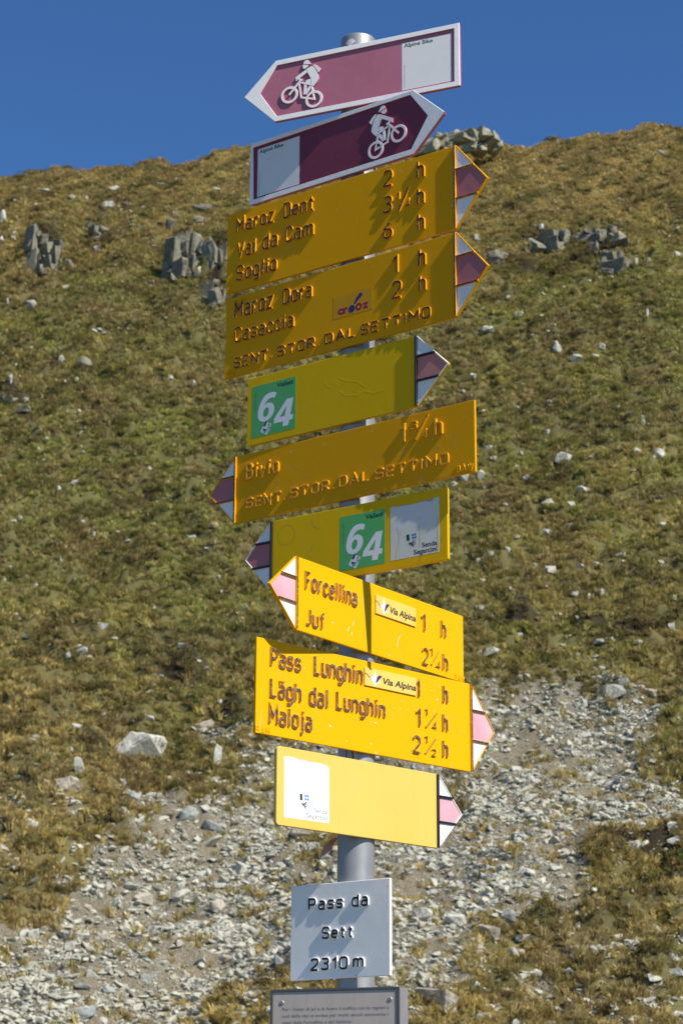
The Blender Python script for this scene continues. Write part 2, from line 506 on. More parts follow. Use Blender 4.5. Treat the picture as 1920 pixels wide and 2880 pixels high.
# ------------------------------------------------------------------ materials of the hillside
def veg_colour(n, p, fine=True):
    """straw, heather brown and green in drifts that run along the slope"""
    big = n.noise(n.mapr(p, (0.16, 0.10, 0.10)), 1.0, 4, 0.55, 0.6)
    mid = n.noise(n.mapr(p, (1.1, 0.8, 0.8)), 1.0, 3, 0.6, 0.3)
    sm = n.noise(p, 7.0, 3, 0.65)
    straw = (0.56, 0.42, 0.155)
    olive = (0.42, 0.35, 0.088)
    green = (0.235, 0.290, 0.050)
    brown = (0.31, 0.20, 0.105)
    sep = n.n('SeparateXYZ')
    n.l(p, sep.inputs[0])
    # greener in a belt half way up, drier towards the crest
    hgt = n.ramp(n.math('MULTIPLY', sep.outputs[2], 1 / 50.0), [(0.0, 0.46), (0.12, 0.50), (0.4, 0.80), (0.68, 0.62), (0.95, 0.26)])
    gm = n.math('ADD', n.math('MULTIPLY', big, 0.9), n.math('MULTIPLY', mid, 0.5))
    gm = n.math('ADD', gm, n.math('SUBTRACT', hgt, 0.62))
    a = n.mix(n.ramp(gm, [(0.42, 0.0), (0.68, 1.0)]), straw, olive)
    a = n.mix(n.ramp(gm, [(0.60, 0.0), (0.82, 1.0)]), a, green)
    a = n.mix(n.ramp(mid, [(0.52, 0.0), (0.66, 0.75)]), a, brown)
    pat = n.noise(n.mapr(p, (0.42, 0.30, 0.30)), 1.0, 4, 0.65, 0.4)
    a = n.mix(n.ramp(pat, [(0.46, 0.0), (0.64, 0.85)]), a, (0.21, 0.14, 0.075))      # drifts of bilberry and heather going brown
    den = n.noise(n.mapr(p, (1.5, 1.1, 1.1)), 1.0, 4, 0.7)
    a = n.mix(1.0, a, n.ramp(den, [(0.36, 0.58), (0.60, 1.34)]), 'MULTIPLY')
    rot = n.n('Mapping')
    rot.inputs['Rotation'].default_value = (0, 0, math.radians(-26))
    n.l(p, rot.inputs['Vector'])
    tr = n.noise(n.mapr(rot.outputs[0], (0.22, 1.25, 0.3)), 1.0, 4, 0.6, 0.35)        # plants sorted in bands along the treads
    a = n.mix(n.ramp(tr, [(0.50, 0.0), (0.60, 0.85)]), a, (0.13, 0.115, 0.036))
    a = n.mix(n.ramp(tr, [(0.32, 0.55), (0.44, 0.0)]), a, (0.58, 0.44, 0.19))
    a = n.mix(n.ramp(sm, [(0.35, 0.0), (0.7, 0.6)]), a, (0.50, 0.38, 0.13))
    return a, sm, mid

def mat_ground():
    n = NT('hillside')
    p = n.pos('world')
    veg, sm, mid = veg_colour(n, p)
    at = n.n('Attribute', attribute_name='scree')
    s = at.outputs['Fac']
    dirt = n.mix(n.noise(p, 5, 4, 0.7), (0.120, 0.097, 0.062), (0.23, 0.192, 0.13))
    v = n.n('TexVoronoi'); v.inputs['Scale'].default_value = 34; n.l(p, v.inputs['Vector'])
    grit = n.mix(n.ramp(v.outputs['Distance'], [(0.15, 0.0), (0.45, 1.0)]), (0.44, 0.41, 0.32), (0.12, 0.10, 0.065))
    dirt = n.mix(0.6, dirt, grit)
    edge = n.math('ADD', s, n.math('MULTIPLY', n.math('SUBTRACT', sm, 0.5), 0.7))
    k = n.ramp(edge, [(0.42, 0.0), (0.55, 1.0)])
    veg = n.mix(0.86, veg, (0.088, 0.078, 0.034))          # the felt of dead stalks and soil under the living tufts
    c = n.mix(k, veg, dirt)
    pe = n.n('Attribute', attribute_name='soil_shade')
    c = n.mix(pe.outputs['Fac'], c, (0.030, 0.022, 0.014))  # riser soil and the shade under turf overhangs, both put into the ground colour
    n.bump(n.math('ADD', n.noise(p, 9, 4, 0.7), n.math('MULTIPLY', v.outputs['Distance'], 0.25)), 0.5, 0.04)
    return n.done(c, 0.95, 0.1)

def mat_tuft():
    n = NT('tussock')
    p = n.pos('world')
    c, sm, mid = veg_colour(n, p)
    oi = n.n('ObjectInfo')
    c = n.mix(n.ramp(oi.outputs['Random'], [(0.0, 0.0), (1.0, 0.42)]), c, (0.62, 0.50, 0.22))
    n.b.inputs['Subsurface Weight'].default_value = 0.0
    tr = n.n('BsdfTranslucent')
    mx = n.n('MixShader')
    mx.inputs[0].default_value = 0.35
    n.l(c, tr.inputs[0])
    m = n.done(c, 0.9, 0.04)
    n.l(n.b.outputs[0], mx.inputs[1]); n.l(tr.outputs[0], mx.inputs[2]); n.l(mx.outputs[0], n.out.inputs[0])
    return m

def mat_shrub():
    n = NT('dwarf_shrub')
    p = n.pos('world')
    oi = n.n('ObjectInfo')
    c = n.mix(n.ramp(n.noise(p, 0.9, 3, 0.6), [(0.4, 0.0), (0.6, 1.0)]), (0.046, 0.060, 0.012), (0.080, 0.048, 0.028))
    c = n.mix(n.ramp(oi.outputs['Random'], [(0.3, 0.0), (0.9, 0.6)]), c, (0.15, 0.12, 0.04))
    return n.done(c, 0.9, 0.04)

def mat_rock(name, light, dark, lichen=0.3, sc=1.0):
    n = NT(name)
    p = n.pos('world')
    a = n.noise(p, 2.2 * sc, 5, 0.65)
    c = n.mix(n.ramp(a, [(0.3, 0.0), (0.68, 1.0)]), dark, light)
    oi = n.n('ObjectInfo')
    c = n.mix(n.ramp(oi.outputs['Random'], [(0.0, 0.0), (1.0, 0.45)]), c, (0.33, 0.30, 0.225))
    l = n.math('MULTIPLY', n.ramp(n.noise(p, 5.5 * sc, 4, 0.6), [(0.53, 0.0), (0.6, 1.0)]), lichen)
    c = n.mix(l, c, (0.25, 0.27, 0.16))
    st = n.noise(n.mapr(p, (9 * sc, 9 * sc, 1.6 * sc)), 1.0, 3, 0.6)
    c = n.mix(n.ramp(st, [(0.58, 0.0), (0.7, 0.55)]), c, (0.09, 0.085, 0.07))
    n.bump(n.math('ADD', n.noise(p, 14 * sc, 4, 0.7), st), 0.7, 0.05 / sc)
    return n.done(c, 0.85, 0.2)

M_GROUND, M_TUFT, M_SHRUB = mat_ground(), mat_tuft(), mat_shrub()
M_ROCK = mat_rock('pale_rock', (0.66, 0.635, 0.54), (0.40, 0.38, 0.32))
M_CRAG = mat_rock('crag_rock', (0.25, 0.215, 0.15), (0.04, 0.033, 0.023), 0.5)
M_SUMMIT = mat_rock('summit_rock', (0.46, 0.40, 0.27), (0.18, 0.15, 0.095), 0.75)
M_SLATE = mat_rock('blue_grey_slate', (0.36, 0.38, 0.36), (0.20, 0.21, 0.20), 0.2)
M_WARM = mat_rock('warm_slab', (0.58, 0.50, 0.39), (0.38, 0.31, 0.235), 0.15)
M_SCREE = mat_rock('scree_stone', (0.61, 0.59, 0.475), (0.32, 0.31, 0.25), 0.2, 3.0)

# ------------------------------------------------------------------ hillside
def _hash(ix, iy, seed):
    h = (ix.astype(np.int64) * 374761393 + iy.astype(np.int64) * 668265263 + seed * 974634777) & 0xffffffff
    h = ((h ^ (h >> 13)) * 1274126177) & 0xffffffff
    h = (h ^ (h >> 16)) & 0xffffffff
    return h
def gnoise(x, y, seed=0):
    ix, iy = np.floor(x), np.floor(y)
    fx, fy = x - ix, y - iy
    ux, uy = fx * fx * fx * (fx * (fx * 6 - 15) + 10), fy * fy * fy * (fy * (fy * 6 - 15) + 10)
    def g(dx, dy):
        a = _hash(ix + dx, iy + dy, seed) * (2 * np.pi / 4294967296.0)
        return np.cos(a) * (fx - dx) + np.sin(a) * (fy - dy)
    a, b, c, d = g(0, 0), g(1, 0), g(0, 1), g(1, 1)
    return ((a + (b - a) * ux) * (1 - uy) + (c + (d - c) * ux) * uy) * 1.45
def fbm(x, y, seed, octv=4, gain=0.5):
    s, a, f = 0, 1, 1
    for o in range(octv):
        s = s + a * gnoise(x * f, y * f, seed + o * 17)
        a *= gain; f *= 2.03
    return s

RIDGE = [(-60, .47), (-30, .480), (-16.86, .4857), (-15.85, .4855), (-15.61, .4881), (-15.03, .4895), (-12.68, .4902), (-10.51, .4922), (-10.18, .4946),
         (-9.42, .4963), (-8.83, .4929), (-8.16, .4933), (-7.49, .4969), (-6.16, .5008), (-5.15, .5034), (-1.79, .5055), (2.42, .504), (6.79, .5030),
         (8.31, .5038), (9.32, .5066), (11.01, .5097), (12.36, .5118), (13.21, .5148), (14.74, .5165), (15.40, .5138), (22, .512), (40, .53), (90, .5)]
RX, RT = np.array([r[0] for r in RIDGE]), np.array([r[1] for r in RIDGE]) - 0.0015
DR, D0, D1 = 36.0, 31.0, 92.0
LN = math.log(D1 / DR)

# stony ground, as ellipses on the plan: x, distance from the viewpoint, half sizes, weight
SCREE = []
def ray_dir(px, py):
    return CAM_F + CAM_R * ((px - 960) / F_PX) + CAM_U * ((1440 - py) / F_PX)
def smooth_h(x, y):
    d = y + DIST
    k = (np.interp(x, RX, RT) - .0657) / LN
    dd = np.clip(d, D0, D1)
    z = dd * (.0657 + k * np.log(dd / DR))
    # the crest rolls over and falls away behind
    u = np.maximum(d - D1, 0)
    z = z + 0.9 * 1.1 * (1 - np.exp(-u / 1.1)) - 0.12 * u - 0.0004 * u * u
    # gentle ground before the slope, down to the foot of the post and behind the viewpoint
    v = np.maximum(D0 - d, 0)
    z = z - 0.031 * v
    return z
CRAG_AT = []       # x, distance, half width, rise of the rock step
def scree_at(x, y):
    d = y + DIST
    m = -0.25 + 0.62 * np.clip((49 - d) / 6, 0, 1)
    for cx, cd, rx, rd, w in SCREE:
        q = ((x - cx) / rx) ** 2 + ((d - cd) / rd) ** 2
        if w > 0: m = np.maximum(m, w * (1.3 - q * 0.8))
        else: m = m + w * np.clip(1.3 - q, 0, 1) * 0.55
    m = m + 0.36 * fbm(x * 0.8, d * 0.65, 31, 5, 0.62)
    return np.clip(m, 0, 1)
def tread(x, d):
    q = (d * 0.62 - x * 0.30) * 0.8 + 0.9 * fbm(x * 0.14, d * 0.2, 9, 2)
    return q - np.floor(q)
def soil_shade_at(x, y):
    """dark soil on cattle risers, and painted-in shade of overhanging turf steps"""
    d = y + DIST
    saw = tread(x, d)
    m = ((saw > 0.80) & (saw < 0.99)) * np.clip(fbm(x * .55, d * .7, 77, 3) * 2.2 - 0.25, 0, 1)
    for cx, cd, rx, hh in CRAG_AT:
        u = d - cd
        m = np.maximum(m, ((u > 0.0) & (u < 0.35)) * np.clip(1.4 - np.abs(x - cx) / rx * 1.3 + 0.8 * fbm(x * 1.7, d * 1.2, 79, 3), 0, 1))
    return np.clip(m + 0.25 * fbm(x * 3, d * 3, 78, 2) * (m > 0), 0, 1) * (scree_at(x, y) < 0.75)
def height(x, y):
    x = np.asarray(x, float); y = np.asarray(y, float)
    d = y + DIST
    z = smooth_h(x, y)
    far = np.clip((d - 20) / 14, 0, 1)
    sc = scree_at(x, y)
    veg = 1 - 0.75 * sc
    crest = 1 - 0.45 * np.clip((d - 80) / 10, 0, 1)
    z = z + far * crest * (0.55 * fbm(x * 0.12, d * 0.16, 3, 3) * np.clip((D1 - d) / 20, 0.05, 1))
    z = z + far * np.clip((D1 - d) / 14, 0, 1) * (0.95 * gnoise(x * 0.17 - d * 0.05 + 3.3, d * 0.06, 201) + 0.42 * gnoise(x * 0.42 - d * 0.16, d * 0.15, 203))
    # cattle steps: narrow treads running obliquely across the slope
    saw = tread(x, d)
    step = np.where(saw < 0.75, saw / 0.75, (1 - saw) / 0.25) - 0.5
    z = z + far * veg * crest * 0.50 * step * (0.45 + 0.9 * np.clip(fbm(x * .2, d * .25, 77, 2) + .3, 0, 1))
    h1 = fbm(x * 0.95, d * 0.95, 5, 3, 0.55)
    z = z + far * veg * crest * (0.20 * h1 + 0.12 * fbm(x * 1.6, d * 2.6, 11, 4, 0.6) + 0.62 * np.abs(fbm(x * 0.55, d * 0.95, 15, 3, 0.55)) + 0.30 * np.abs(gnoise(x * 1.3 + 7, d * 1.9, 19)))
    z = z + far * sc * 0.10 * fbm(x * 1.2, d * 1.2, 41, 4, 0.6)
    for cx, cd, rx, hh in CRAG_AT:
        u = d - cd
        z = z + hh * np.clip(u / 0.4, 0, 1) * np.exp(-np.maximum(u - 0.4, 0) / (1.2 * hh + 0.5)) * np.exp(-(np.abs(x - cx) / rx) ** 3)
    z = z + (1 - far) * 0.05 * fbm(x * 0.8, d * 0.8, 51, 3)
    return z
def ground_hit(px, py):
    v = ray_dir(px, py)
    lo, hi = 30.0, 99.0
    for n in (500, 40):
        t = np.linspace(lo, hi, n)
        X, Y, Z = t * v.x, CAM_P.y + t * v.y, t * v.z
        H = height(X, Y)
        b = Z < H
        if not b.any(): return ground_hit(px, py + 4)      # just over the crest: the nearest ground below it
        i = int(np.argmax(b))
        lo, hi = t[max(i - 1, 0)], t[i]
    return float(X[i]), float(Y[i]), float(H[i])
def plan_hit(px, py):
    v = ray_dir(px, py)
    t = np.linspace(30, 99, 3000)
    X, Y, Z = t * v.x, CAM_P.y + t * v.y, t * v.z
    i = np.argmax(Z < smooth_h(X, Y))
    return float(X[i]), float(Y[i])

def add_scree(px, py, wx, wy, w):
    x, y = plan_hit(px, py)
    x2, y2 = plan_hit(px, py - wy)
    d = y + DIST
    SCREE.append((x, d, wx * d / F_PX, abs(y2 - y), w))
# main fan, its upper tongue, and the grassy islands in it
for a in [(560, 2600, 560, 330, 1.0), (200, 2800, 420, 160, 1.0), (680, 2330, 300, 150, 0.95), (1330, 2450, 420, 260, 1.0), (1560, 2230, 320, 260, .95),
          (1480, 2050, 300, 110, .9), (1700, 2080, 230, 160, .85), (1180, 2700, 200, 200, 1.0), (860, 2430, 200, 130, .8), (1000, 2150, 420, 130, .75), (1850, 2260, 110, 110, .85),
          (1560, 2870, 120, 50, .75), (1800, 2770, 160, 45, .7), (330, 2430, 120, 60, .7), (620, 2010, 110, 28, .6), (120, 2500, 130, 40, .65), (470, 2250, 150, 60, .6),
          (730, 2560, 120, 280, -.75), (700, 2860, 140, 90, -.7), (90, 2510, 120, 70, -.7), (180, 2390, 90, 60, -.8), (860, 2330, 80, 45, -.6), (1230, 2420, 50, 20, -.6),
          (1800, 2480, 170, 130, -.9), (1700, 2660, 240, 90, -.85), (1400, 2790, 130, 70, -.8), (1640, 2840, 80, 60, -.6), (120, 2850, 130, 25, -.6), (1880, 2130, 110, 80, -.8),
          (1430, 2720, 110, 30, -.6), (430, 2760, 70, 25, -.4), (960, 2640, 60, 120, -.3)]:
    add_scree(*a)

for px, py, wpx, hh in [(118, 756, 120, 1.7), (520, 784, 110, 1.9), (610, 780, 80, 1.4), (595, 866, 80, 1.1), (1545, 720, 140, 1.0), (1700, 710, 150, 1.0), (1725, 780, 80, .8), (1300, 440, 190, .75),
                        (272, 672, 60, .35), (440, 486, 90, .2), (1730, 1975, 90, .5), (30, 1160, 120, .6), (330, 600, 90, .4), (1480, 800, 110, .35), (1600, 790, 140, .3),
                        (1460, 1800, 260, .35), (1750, 1820, 260, .35), (640, 1985, 160, .45), (470, 1900, 260, .25), (260, 2150, 120, .3), (1800, 2480, 260, .2)]:
    _x, _y = plan_hit(px, py)
    _d = _y + DIST
    CRAG_AT.append((_x, _d, wpx * 0.5 * _d / F_PX * 1.15, hh))

def ground_sheet():
    na = 560
    ain = np.linspace(-0.205, 0.205, na)
    out = 0.205 + np.cumsum(np.where(np.arange(90) < 52, 0.0016 * 1.055 ** np.arange(90), 0.0016 * 1.055 ** 52 * 1.3 ** (np.arange(90) - 52)))
    out = out[out < 14]
    a = np.concatenate([-out[::-1], ain, out])
    dn = np.exp(np.linspace(math.log(32.0), math.log(92.5), 700))
    back = 92.5 + np.cumsum(0.1 * 1.16 ** np.arange(1, 50))
    back = back[back < 600]
    front = 32 - np.cumsum(0.15 * 1.07 ** np.arange(1, 60))
    front = front[front > -160]
    d = np.concatenate([front[::-1], dn, back])
    A, Dm = np.meshgrid(a, d)
    X = A * np.maximum(Dm, 14)
    Y = Dm - DIST
    Z = height(X, Y)
    nr, nc = X.shape
    co = np.stack([X, Y, Z], -1).reshape(-1, 3)
    idx = np.arange(nr * nc).reshape(nr, nc)
    q = np.stack([idx[:-1, :-1], idx[:-1, 1:], idx[1:, 1:], idx[1:, :-1]], -1).reshape(-1, 4)
    me = bpy.data.meshes.new('hillside')
    me.vertices.add(len(co)); me.vertices.foreach_set('co', co.ravel())
    me.loops.add(q.size); me.loops.foreach_set('vertex_index', q.ravel().astype(np.int32))
    me.polygons.add(len(q)); me.polygons.foreach_set('loop_start', np.arange(0, q.size, 4, dtype=np.int32))
    me.polygons.foreach_set('use_smooth', np.ones(len(q), bool))
    me.update(calc_edges=True)
    at = me.attributes.new('scree', 'FLOAT', 'POINT')
    at.data.foreach_set('value', scree_at(X, Y).ravel().astype(np.float32))
    at = me.attributes.new('soil_shade', 'FLOAT', 'POINT')
    at.data.foreach_set('value', soil_shade_at(X, Y).ravel().astype(np.float32))
    me.materials.append(M_GROUND)
    o = bpy.data.objects.new('hillside', me)
    COL.objects.link(o)
    tag(o, 'steep hillside of dry grass, heather and scree rising to a rounded crest', None, None, 'structure')
ground_sheet()

# ------------------------------------------------------------------ scattered stuff (points that carry small meshes)
def proto_collection(name, objs):
    c = bpy.data.collections.new(name)
    for o in objs: c.objects.link(o)
    return c
def scatter(name, pts, rot, sc, idx, coll, label):
    me = bpy.data.meshes.new(name)
    me.vertices.add(len(pts)); me.vertices.foreach_set('co', np.asarray(pts, np.float32).ravel())
    for nm, typ, val in (('rot', 'FLOAT_VECTOR', rot), ('sc', 'FLOAT_VECTOR', sc)):
        a = me.attributes.new(nm, typ, 'POINT'); a.data.foreach_set('vector', np.asarray(val, np.float32).ravel())
    a = me.attributes.new('idx', 'INT', 'POINT'); a.data.foreach_set('value', np.asarray(idx, np.int32))
    o = bpy.data.objects.new(name, me)
    COL.objects.link(o)
    g = bpy.data.node_groups.new(name, 'GeometryNodeTree')
    g.interface.new_socket('Geometry', in_out='INPUT', socket_type='NodeSocketGeometry')
    g.interface.new_socket('Geometry', in_out='OUTPUT', socket_type='NodeSocketGeometry')
    gi, go = g.nodes.new('NodeGroupInput'), g.nodes.new('NodeGroupOutput')
    ip = g.nodes.new('GeometryNodeInstanceOnPoints')
    ci = g.nodes.new('GeometryNodeCollectionInfo')
    ci.inputs['Collection'].default_value = coll
    ci.inputs['Separate Children'].default_value = True
    ci.inputs['Reset Children'].default_value = True
    def named(n, t):
        x = g.nodes.new('GeometryNodeInputNamedAttribute'); x.data_type = t; x.inputs['Name'].default_value = n
        return [s for s in x.outputs if s.enabled and s.name == 'Attribute'][0]
    g.links.new(gi.outputs[0], ip.inputs['Points'])
    g.links.new(ci.outputs[0], ip.inputs['Instance'])
    ip.inputs['Pick Instance'].default_value = True
    g.links.new(named('idx', 'INT'), ip.inputs['Instance Index'])
    g.links.new(named('rot', 'FLOAT_VECTOR'), ip.inputs['Rotation'])
    g.links.new(named('sc', 'FLOAT_VECTOR'), ip.inputs['Scale'])
    g.links.new(ip.outputs[0], go.inputs[0])
    o.modifiers.new('scatter', 'NODES').node_group = g
    return tag(o, label, None, None, 'stuff')

def blade_tuft(seed, nb, hgt, spread, wid):
    rs = random.Random(seed)
    bm = bmesh.new()
    for i in range(nb):
        a = rs.uniform(0, 6.283)
        r0 = spread * 0.35 * math.sqrt(rs.random())
        lean = rs.uniform(0.1, 1.0)
        h = hgt * rs.uniform(0.6, 1.1) * (1 - 0.4 * lean)
        bx, by = r0 * math.cos(a), r0 * math.sin(a)
        dx, dy = math.cos(a) * spread * lean, math.sin(a) * spread * lean
        tx, ty = -math.sin(a) * wid, math.cos(a) * wid
        v = [bm.verts.new(c) for c in ((bx - tx, by - ty, -0.03), (bx + tx, by + ty, -0.03), (bx + dx * .5 + tx * .8, by + dy * .5 + ty * .8, h * .75),
                                       (bx + dx * .5 - tx * .8, by + dy * .5 - ty * .8, h * .75), (bx + dx, by + dy, h))]
        bm.faces.new(v[:4]); bm.faces.new((v[3], v[2], v[4]))
    me = bpy.data.meshes.new('tuft'); bm.to_mesh(me); bm.free()
    me.materials.append(M_TUFT)
    return bpy.data.objects.new('grass_tuft', me)
def leafy(seed, nl, r, h, ls):
    rs = random.Random(seed)
    bm = bmesh.new()
    for i in range(nl):
        a, e = rs.uniform(0, 6.283), math.asin(rs.random())
        k = rs.uniform(0.75, 1.05) * (1 + 0.2 * math.sin(3 * a + seed))
        c = Vector((math.cos(a) * math.cos(e) * r * k, math.sin(a) * math.cos(e) * r * k, math.sin(e) * h * k))
        nrm = (c.normalized() + Vector([rs.uniform(-.7, .7) for _ in range(3)])).normalized()
        t = nrm.orthogonal().normalized()
        t = Matrix.Rotation(rs.uniform(0, 6.28), 3, nrm) @ t
        b = nrm.cross(t)
        s = ls * rs.uniform(0.6, 1.3)
        bm.faces.new([bm.verts.new(c + q) for q in (t * s, b * s * .6, -t * s, -b * s * .6)])
    me = bpy.data.meshes.new('shrub'); bm.to_mesh(me); bm.free()
    me.materials.append(M_SHRUB)
    return bpy.data.objects.new('shrub_cushion', me)

def rock_bm(seed, w, d, h, npts=16, box=0.6, detail=0, rough=0.05):
    rs = random.Random(seed)
    bm = bmesh.new()
    for i in range(npts):
        v = Vector([rs.gauss(0, 1) for _ in range(3)]).normalized()
        v = Vector([math.copysign(abs(c) ** box, c) for c in v])
        v *= rs.uniform(0.85, 1.1)
        bm.verts.new((v.x * w / 2, v.y * d / 2, v.z * h / 2))
    r = bmesh.ops.convex_hull(bm, input=bm.verts)
    junk = list({g for g in r['geom_interior'] + r['geom_unused'] if isinstance(g, bmesh.types.BMVert)})
    if junk: bmesh.ops.delete(bm, geom=junk, context='VERTS')
    if detail:
        bmesh.ops.subdivide_edges(bm, edges=bm.edges, cuts=detail, use_grid_fill=True)
        bmesh.ops.triangulate(bm, faces=bm.faces)
        bm.normal_update()
        s = min(w, d, h)
        off = Vector((seed * 3.7 % 91, seed * 1.3 % 57, seed * 0.7 % 33))
        for v in bm.verts:
            p = v.co / max(s, 1e-6)
            k = mnoise.noise(p * 1.6 + off) * 0.9 + mnoise.noise(p * 4.1 + off) * 0.5
            lay = math.floor((p.z * 1.0 + 0.5 * p.x + mnoise.noise(p * 1.1 + off)) * 3.0)
            k += ((lay * 0.618) % 1 - 0.5) * 0.8
            v.co += v.normal * k * rough * s
    return bm

rng = np.random.default_rng(5)
def plan_points(n, dmin=32.5, dmax=93.5, amax=0.19):
    """uniform on the plan of the slope that the photograph looks at, with a margin"""
    out = []
    while sum(len(o) for o in out) < n:
        d = dmin + (dmax - dmin) * rng.random(n)
        x = (rng.random(n) * 2 - 1) * amax * dmax
        k = np.abs(x) < amax * d
        out.append(np.stack([x[k], d[k] - DIST], -1))
    return np.concatenate(out)[:n]

def margin_points(n, amax=0.62, dmin=9.0, dmax=94.0):
    """the same slope and the level ground before it, outside the part the photograph frames"""
    d = dmin + (dmax - dmin) * np.sqrt(rng.random(n * 2))
    a = (rng.random(n * 2) * 2 - 1) * amax
    k = (np.abs(a) > 0.185) | (d < 33)
    return np.stack([a * d, d - DIST], -1)[k][:n]
# grass
P = plan_points(140000)
n_in = len(P)
P = np.concatenate([P, margin_points(125000)])
big_ = np.where(np.arange(len(P)) < n_in, 1.0, 1.5)
s = scree_at(P[:, 0], P[:, 1])
keep = rng.random(len(P)) < np.clip((0.80 - s) / 0.50, 0.07, 1) * np.where(soil_shade_at(P[:, 0], P[:, 1]) > 0.4, 0.5, 1)
P = P[keep]; big_ = big_[keep]
thin = fbm(P[:, 0] * 0.5, P[:, 1] * 0.5, 91, 3)
keep = (thin > -0.55) | (rng.random(len(P)) < 0.7)
P = P[keep]; big_ = big_[keep]
z = height(P[:, 0], P[:, 1])
n_ = len(P)
sc = ((0.65 + 0.9 * rng.random(n_) ** 1.6) * big_)[:, None] * np.array([[1, 1, 1.0]])
tufts = [blade_tuft(i, 34, 0.14, 0.16, 0.0085) for i in range(5)]
scatter('grass', np.column_stack([P, z]), np.column_stack([0.3 * rng.standard_normal(n_), 0.3 * rng.standard_normal(n_), 6.28 * rng.random(n_)]),
        sc, rng.integers(0, 5, n_), proto_collection('tufts', tufts), 'short dry tussock grass covering the hillside')
# dwarf shrubs, in drifts
P = np.concatenate([plan_points(60000), margin_points(60000)])
P = P[rng.permutation(len(P))]
s = scree_at(P[:, 0], P[:, 1])
dr = fbm(P[:, 0] * 0.55, (P[:, 1] - 0.35 * P[:, 0]) * 0.8, 61, 3, 0.6)
sw = tread(P[:, 0], P[:, 1] + DIST)
riser = (sw > 0.70) & (sw < 1.0)
keep = (s < 0.4) & (dr > np.where(riser, -0.25, 0.30) - 0.2 * rng.random(len(P))) & (riser | (rng.random(len(P)) < 0.3))
P = P[keep][:24000]
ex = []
for cx, cd, rx, hh in CRAG_AT:      # extra dark cushions stand in for shade beside crags and turf steps
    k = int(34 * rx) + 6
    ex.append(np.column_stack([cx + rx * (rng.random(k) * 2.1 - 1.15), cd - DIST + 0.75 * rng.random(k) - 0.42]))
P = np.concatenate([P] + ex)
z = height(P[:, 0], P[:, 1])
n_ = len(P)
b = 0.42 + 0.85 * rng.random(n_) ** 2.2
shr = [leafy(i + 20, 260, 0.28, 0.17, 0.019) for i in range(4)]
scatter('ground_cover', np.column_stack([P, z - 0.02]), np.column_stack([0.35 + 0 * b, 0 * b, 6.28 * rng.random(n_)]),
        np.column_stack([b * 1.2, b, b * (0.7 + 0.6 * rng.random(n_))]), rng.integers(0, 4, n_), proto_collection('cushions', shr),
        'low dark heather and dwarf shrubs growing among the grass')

# scree
def rock_proto(seed, w, d, h, npts=13, box=0.7):
    bm = rock_bm(seed, w, d, h, npts, box)
    me = bpy.data.meshes.new('stone'); bm.to_mesh(me); bm.free()
    me.materials.append(M_SCREE)
    return bpy.data.objects.new('scree_stone', me)
protos = [rock_proto(100 + i, 1.0, 0.62 + 0.3 * ((i * 7) % 5) / 5, 0.30 + 0.35 * ((i * 3) % 4) / 4) for i in range(12)]
pc = proto_collection('stones', protos)
P = np.concatenate([plan_points(430000, 32.5, 57.0), margin_points(150000, 0.5, 9.0, 56.0)])
s = scree_at(P[:, 0], P[:, 1])
dens = np.clip(fbm(P[:, 0] * 0.6, P[:, 1] * 0.6, 71, 3) + 0.75, 0.25, 1)
dens = np.clip(fbm(P[:, 0] * 0.6, P[:, 1] * 0.6, 71, 3) * 1.1 + 0.6 + 0.5 * fbm(P[:, 0] * 2.2, P[:, 1] * 2.2, 171, 3), 0.12, 1)
keep = rng.random(len(P)) < np.clip((s - 0.12) / 0.5, np.where(P[:, 1] < 43, 0.17, 0.015), 1) ** 1.2 * dens
P = P[keep]
coarse = np.clip(fbm(P[:, 0] * 0.35, P[:, 1] * 0.4, 73, 2) + 0.6, 0.25, 1.2)
n_ = len(P)
size = 0.026 * (1 - rng.random(n_)) ** (-0.56) * (0.55 + 0.75 * coarse)
size = np.clip(size, 0.02, 0.22)
z = height(P[:, 0], P[:, 1])
scatter('scree', np.column_stack([P, z + size * 0.08]), np.column_stack([0.35 + 0.35 * rng.standard_normal(n_), 0.35 * rng.standard_normal(n_), 6.28 * rng.random(n_)]),
        size[:, None] * np.column_stack([0.8 + .6 * rng.random(n_), 0.8 + .5 * rng.random(n_), 0.7 + .6 * rng.random(n_)]), rng.integers(0, 12, n_), pc,
        'loose pale scree and gravel spread over the foot of the slope')
print('scatter', n_)
# pebbles that show through the grass further up
P = plan_points(5200)
s = scree_at(P[:, 0], P[:, 1])
cl = fbm(P[:, 0] * 0.3, P[:, 1] * 0.35, 83, 3)
P = P[(s < 0.5) & (cl > -0.05)]
n_ = len(P)
size = np.clip(0.08 * (1 - rng.random(n_)) ** (-0.45), 0.08, 0.28)
z = height(P[:, 0], P[:, 1])
scatter('gravel', np.column_stack([P, z + 0.05 + size * 0.15]), np.column_stack([0.6 + 0.3 * rng.standard_normal(n_), 0.3 * rng.standard_normal(n_), 6.28 * rng.random(n_)]),
        size[:, None] * np.column_stack([1 + 0 * size, 1 + 0 * size, 1 + 0 * size]), rng.integers(0, 12, n_), pc, 'scattered small pale stones showing through the grass')

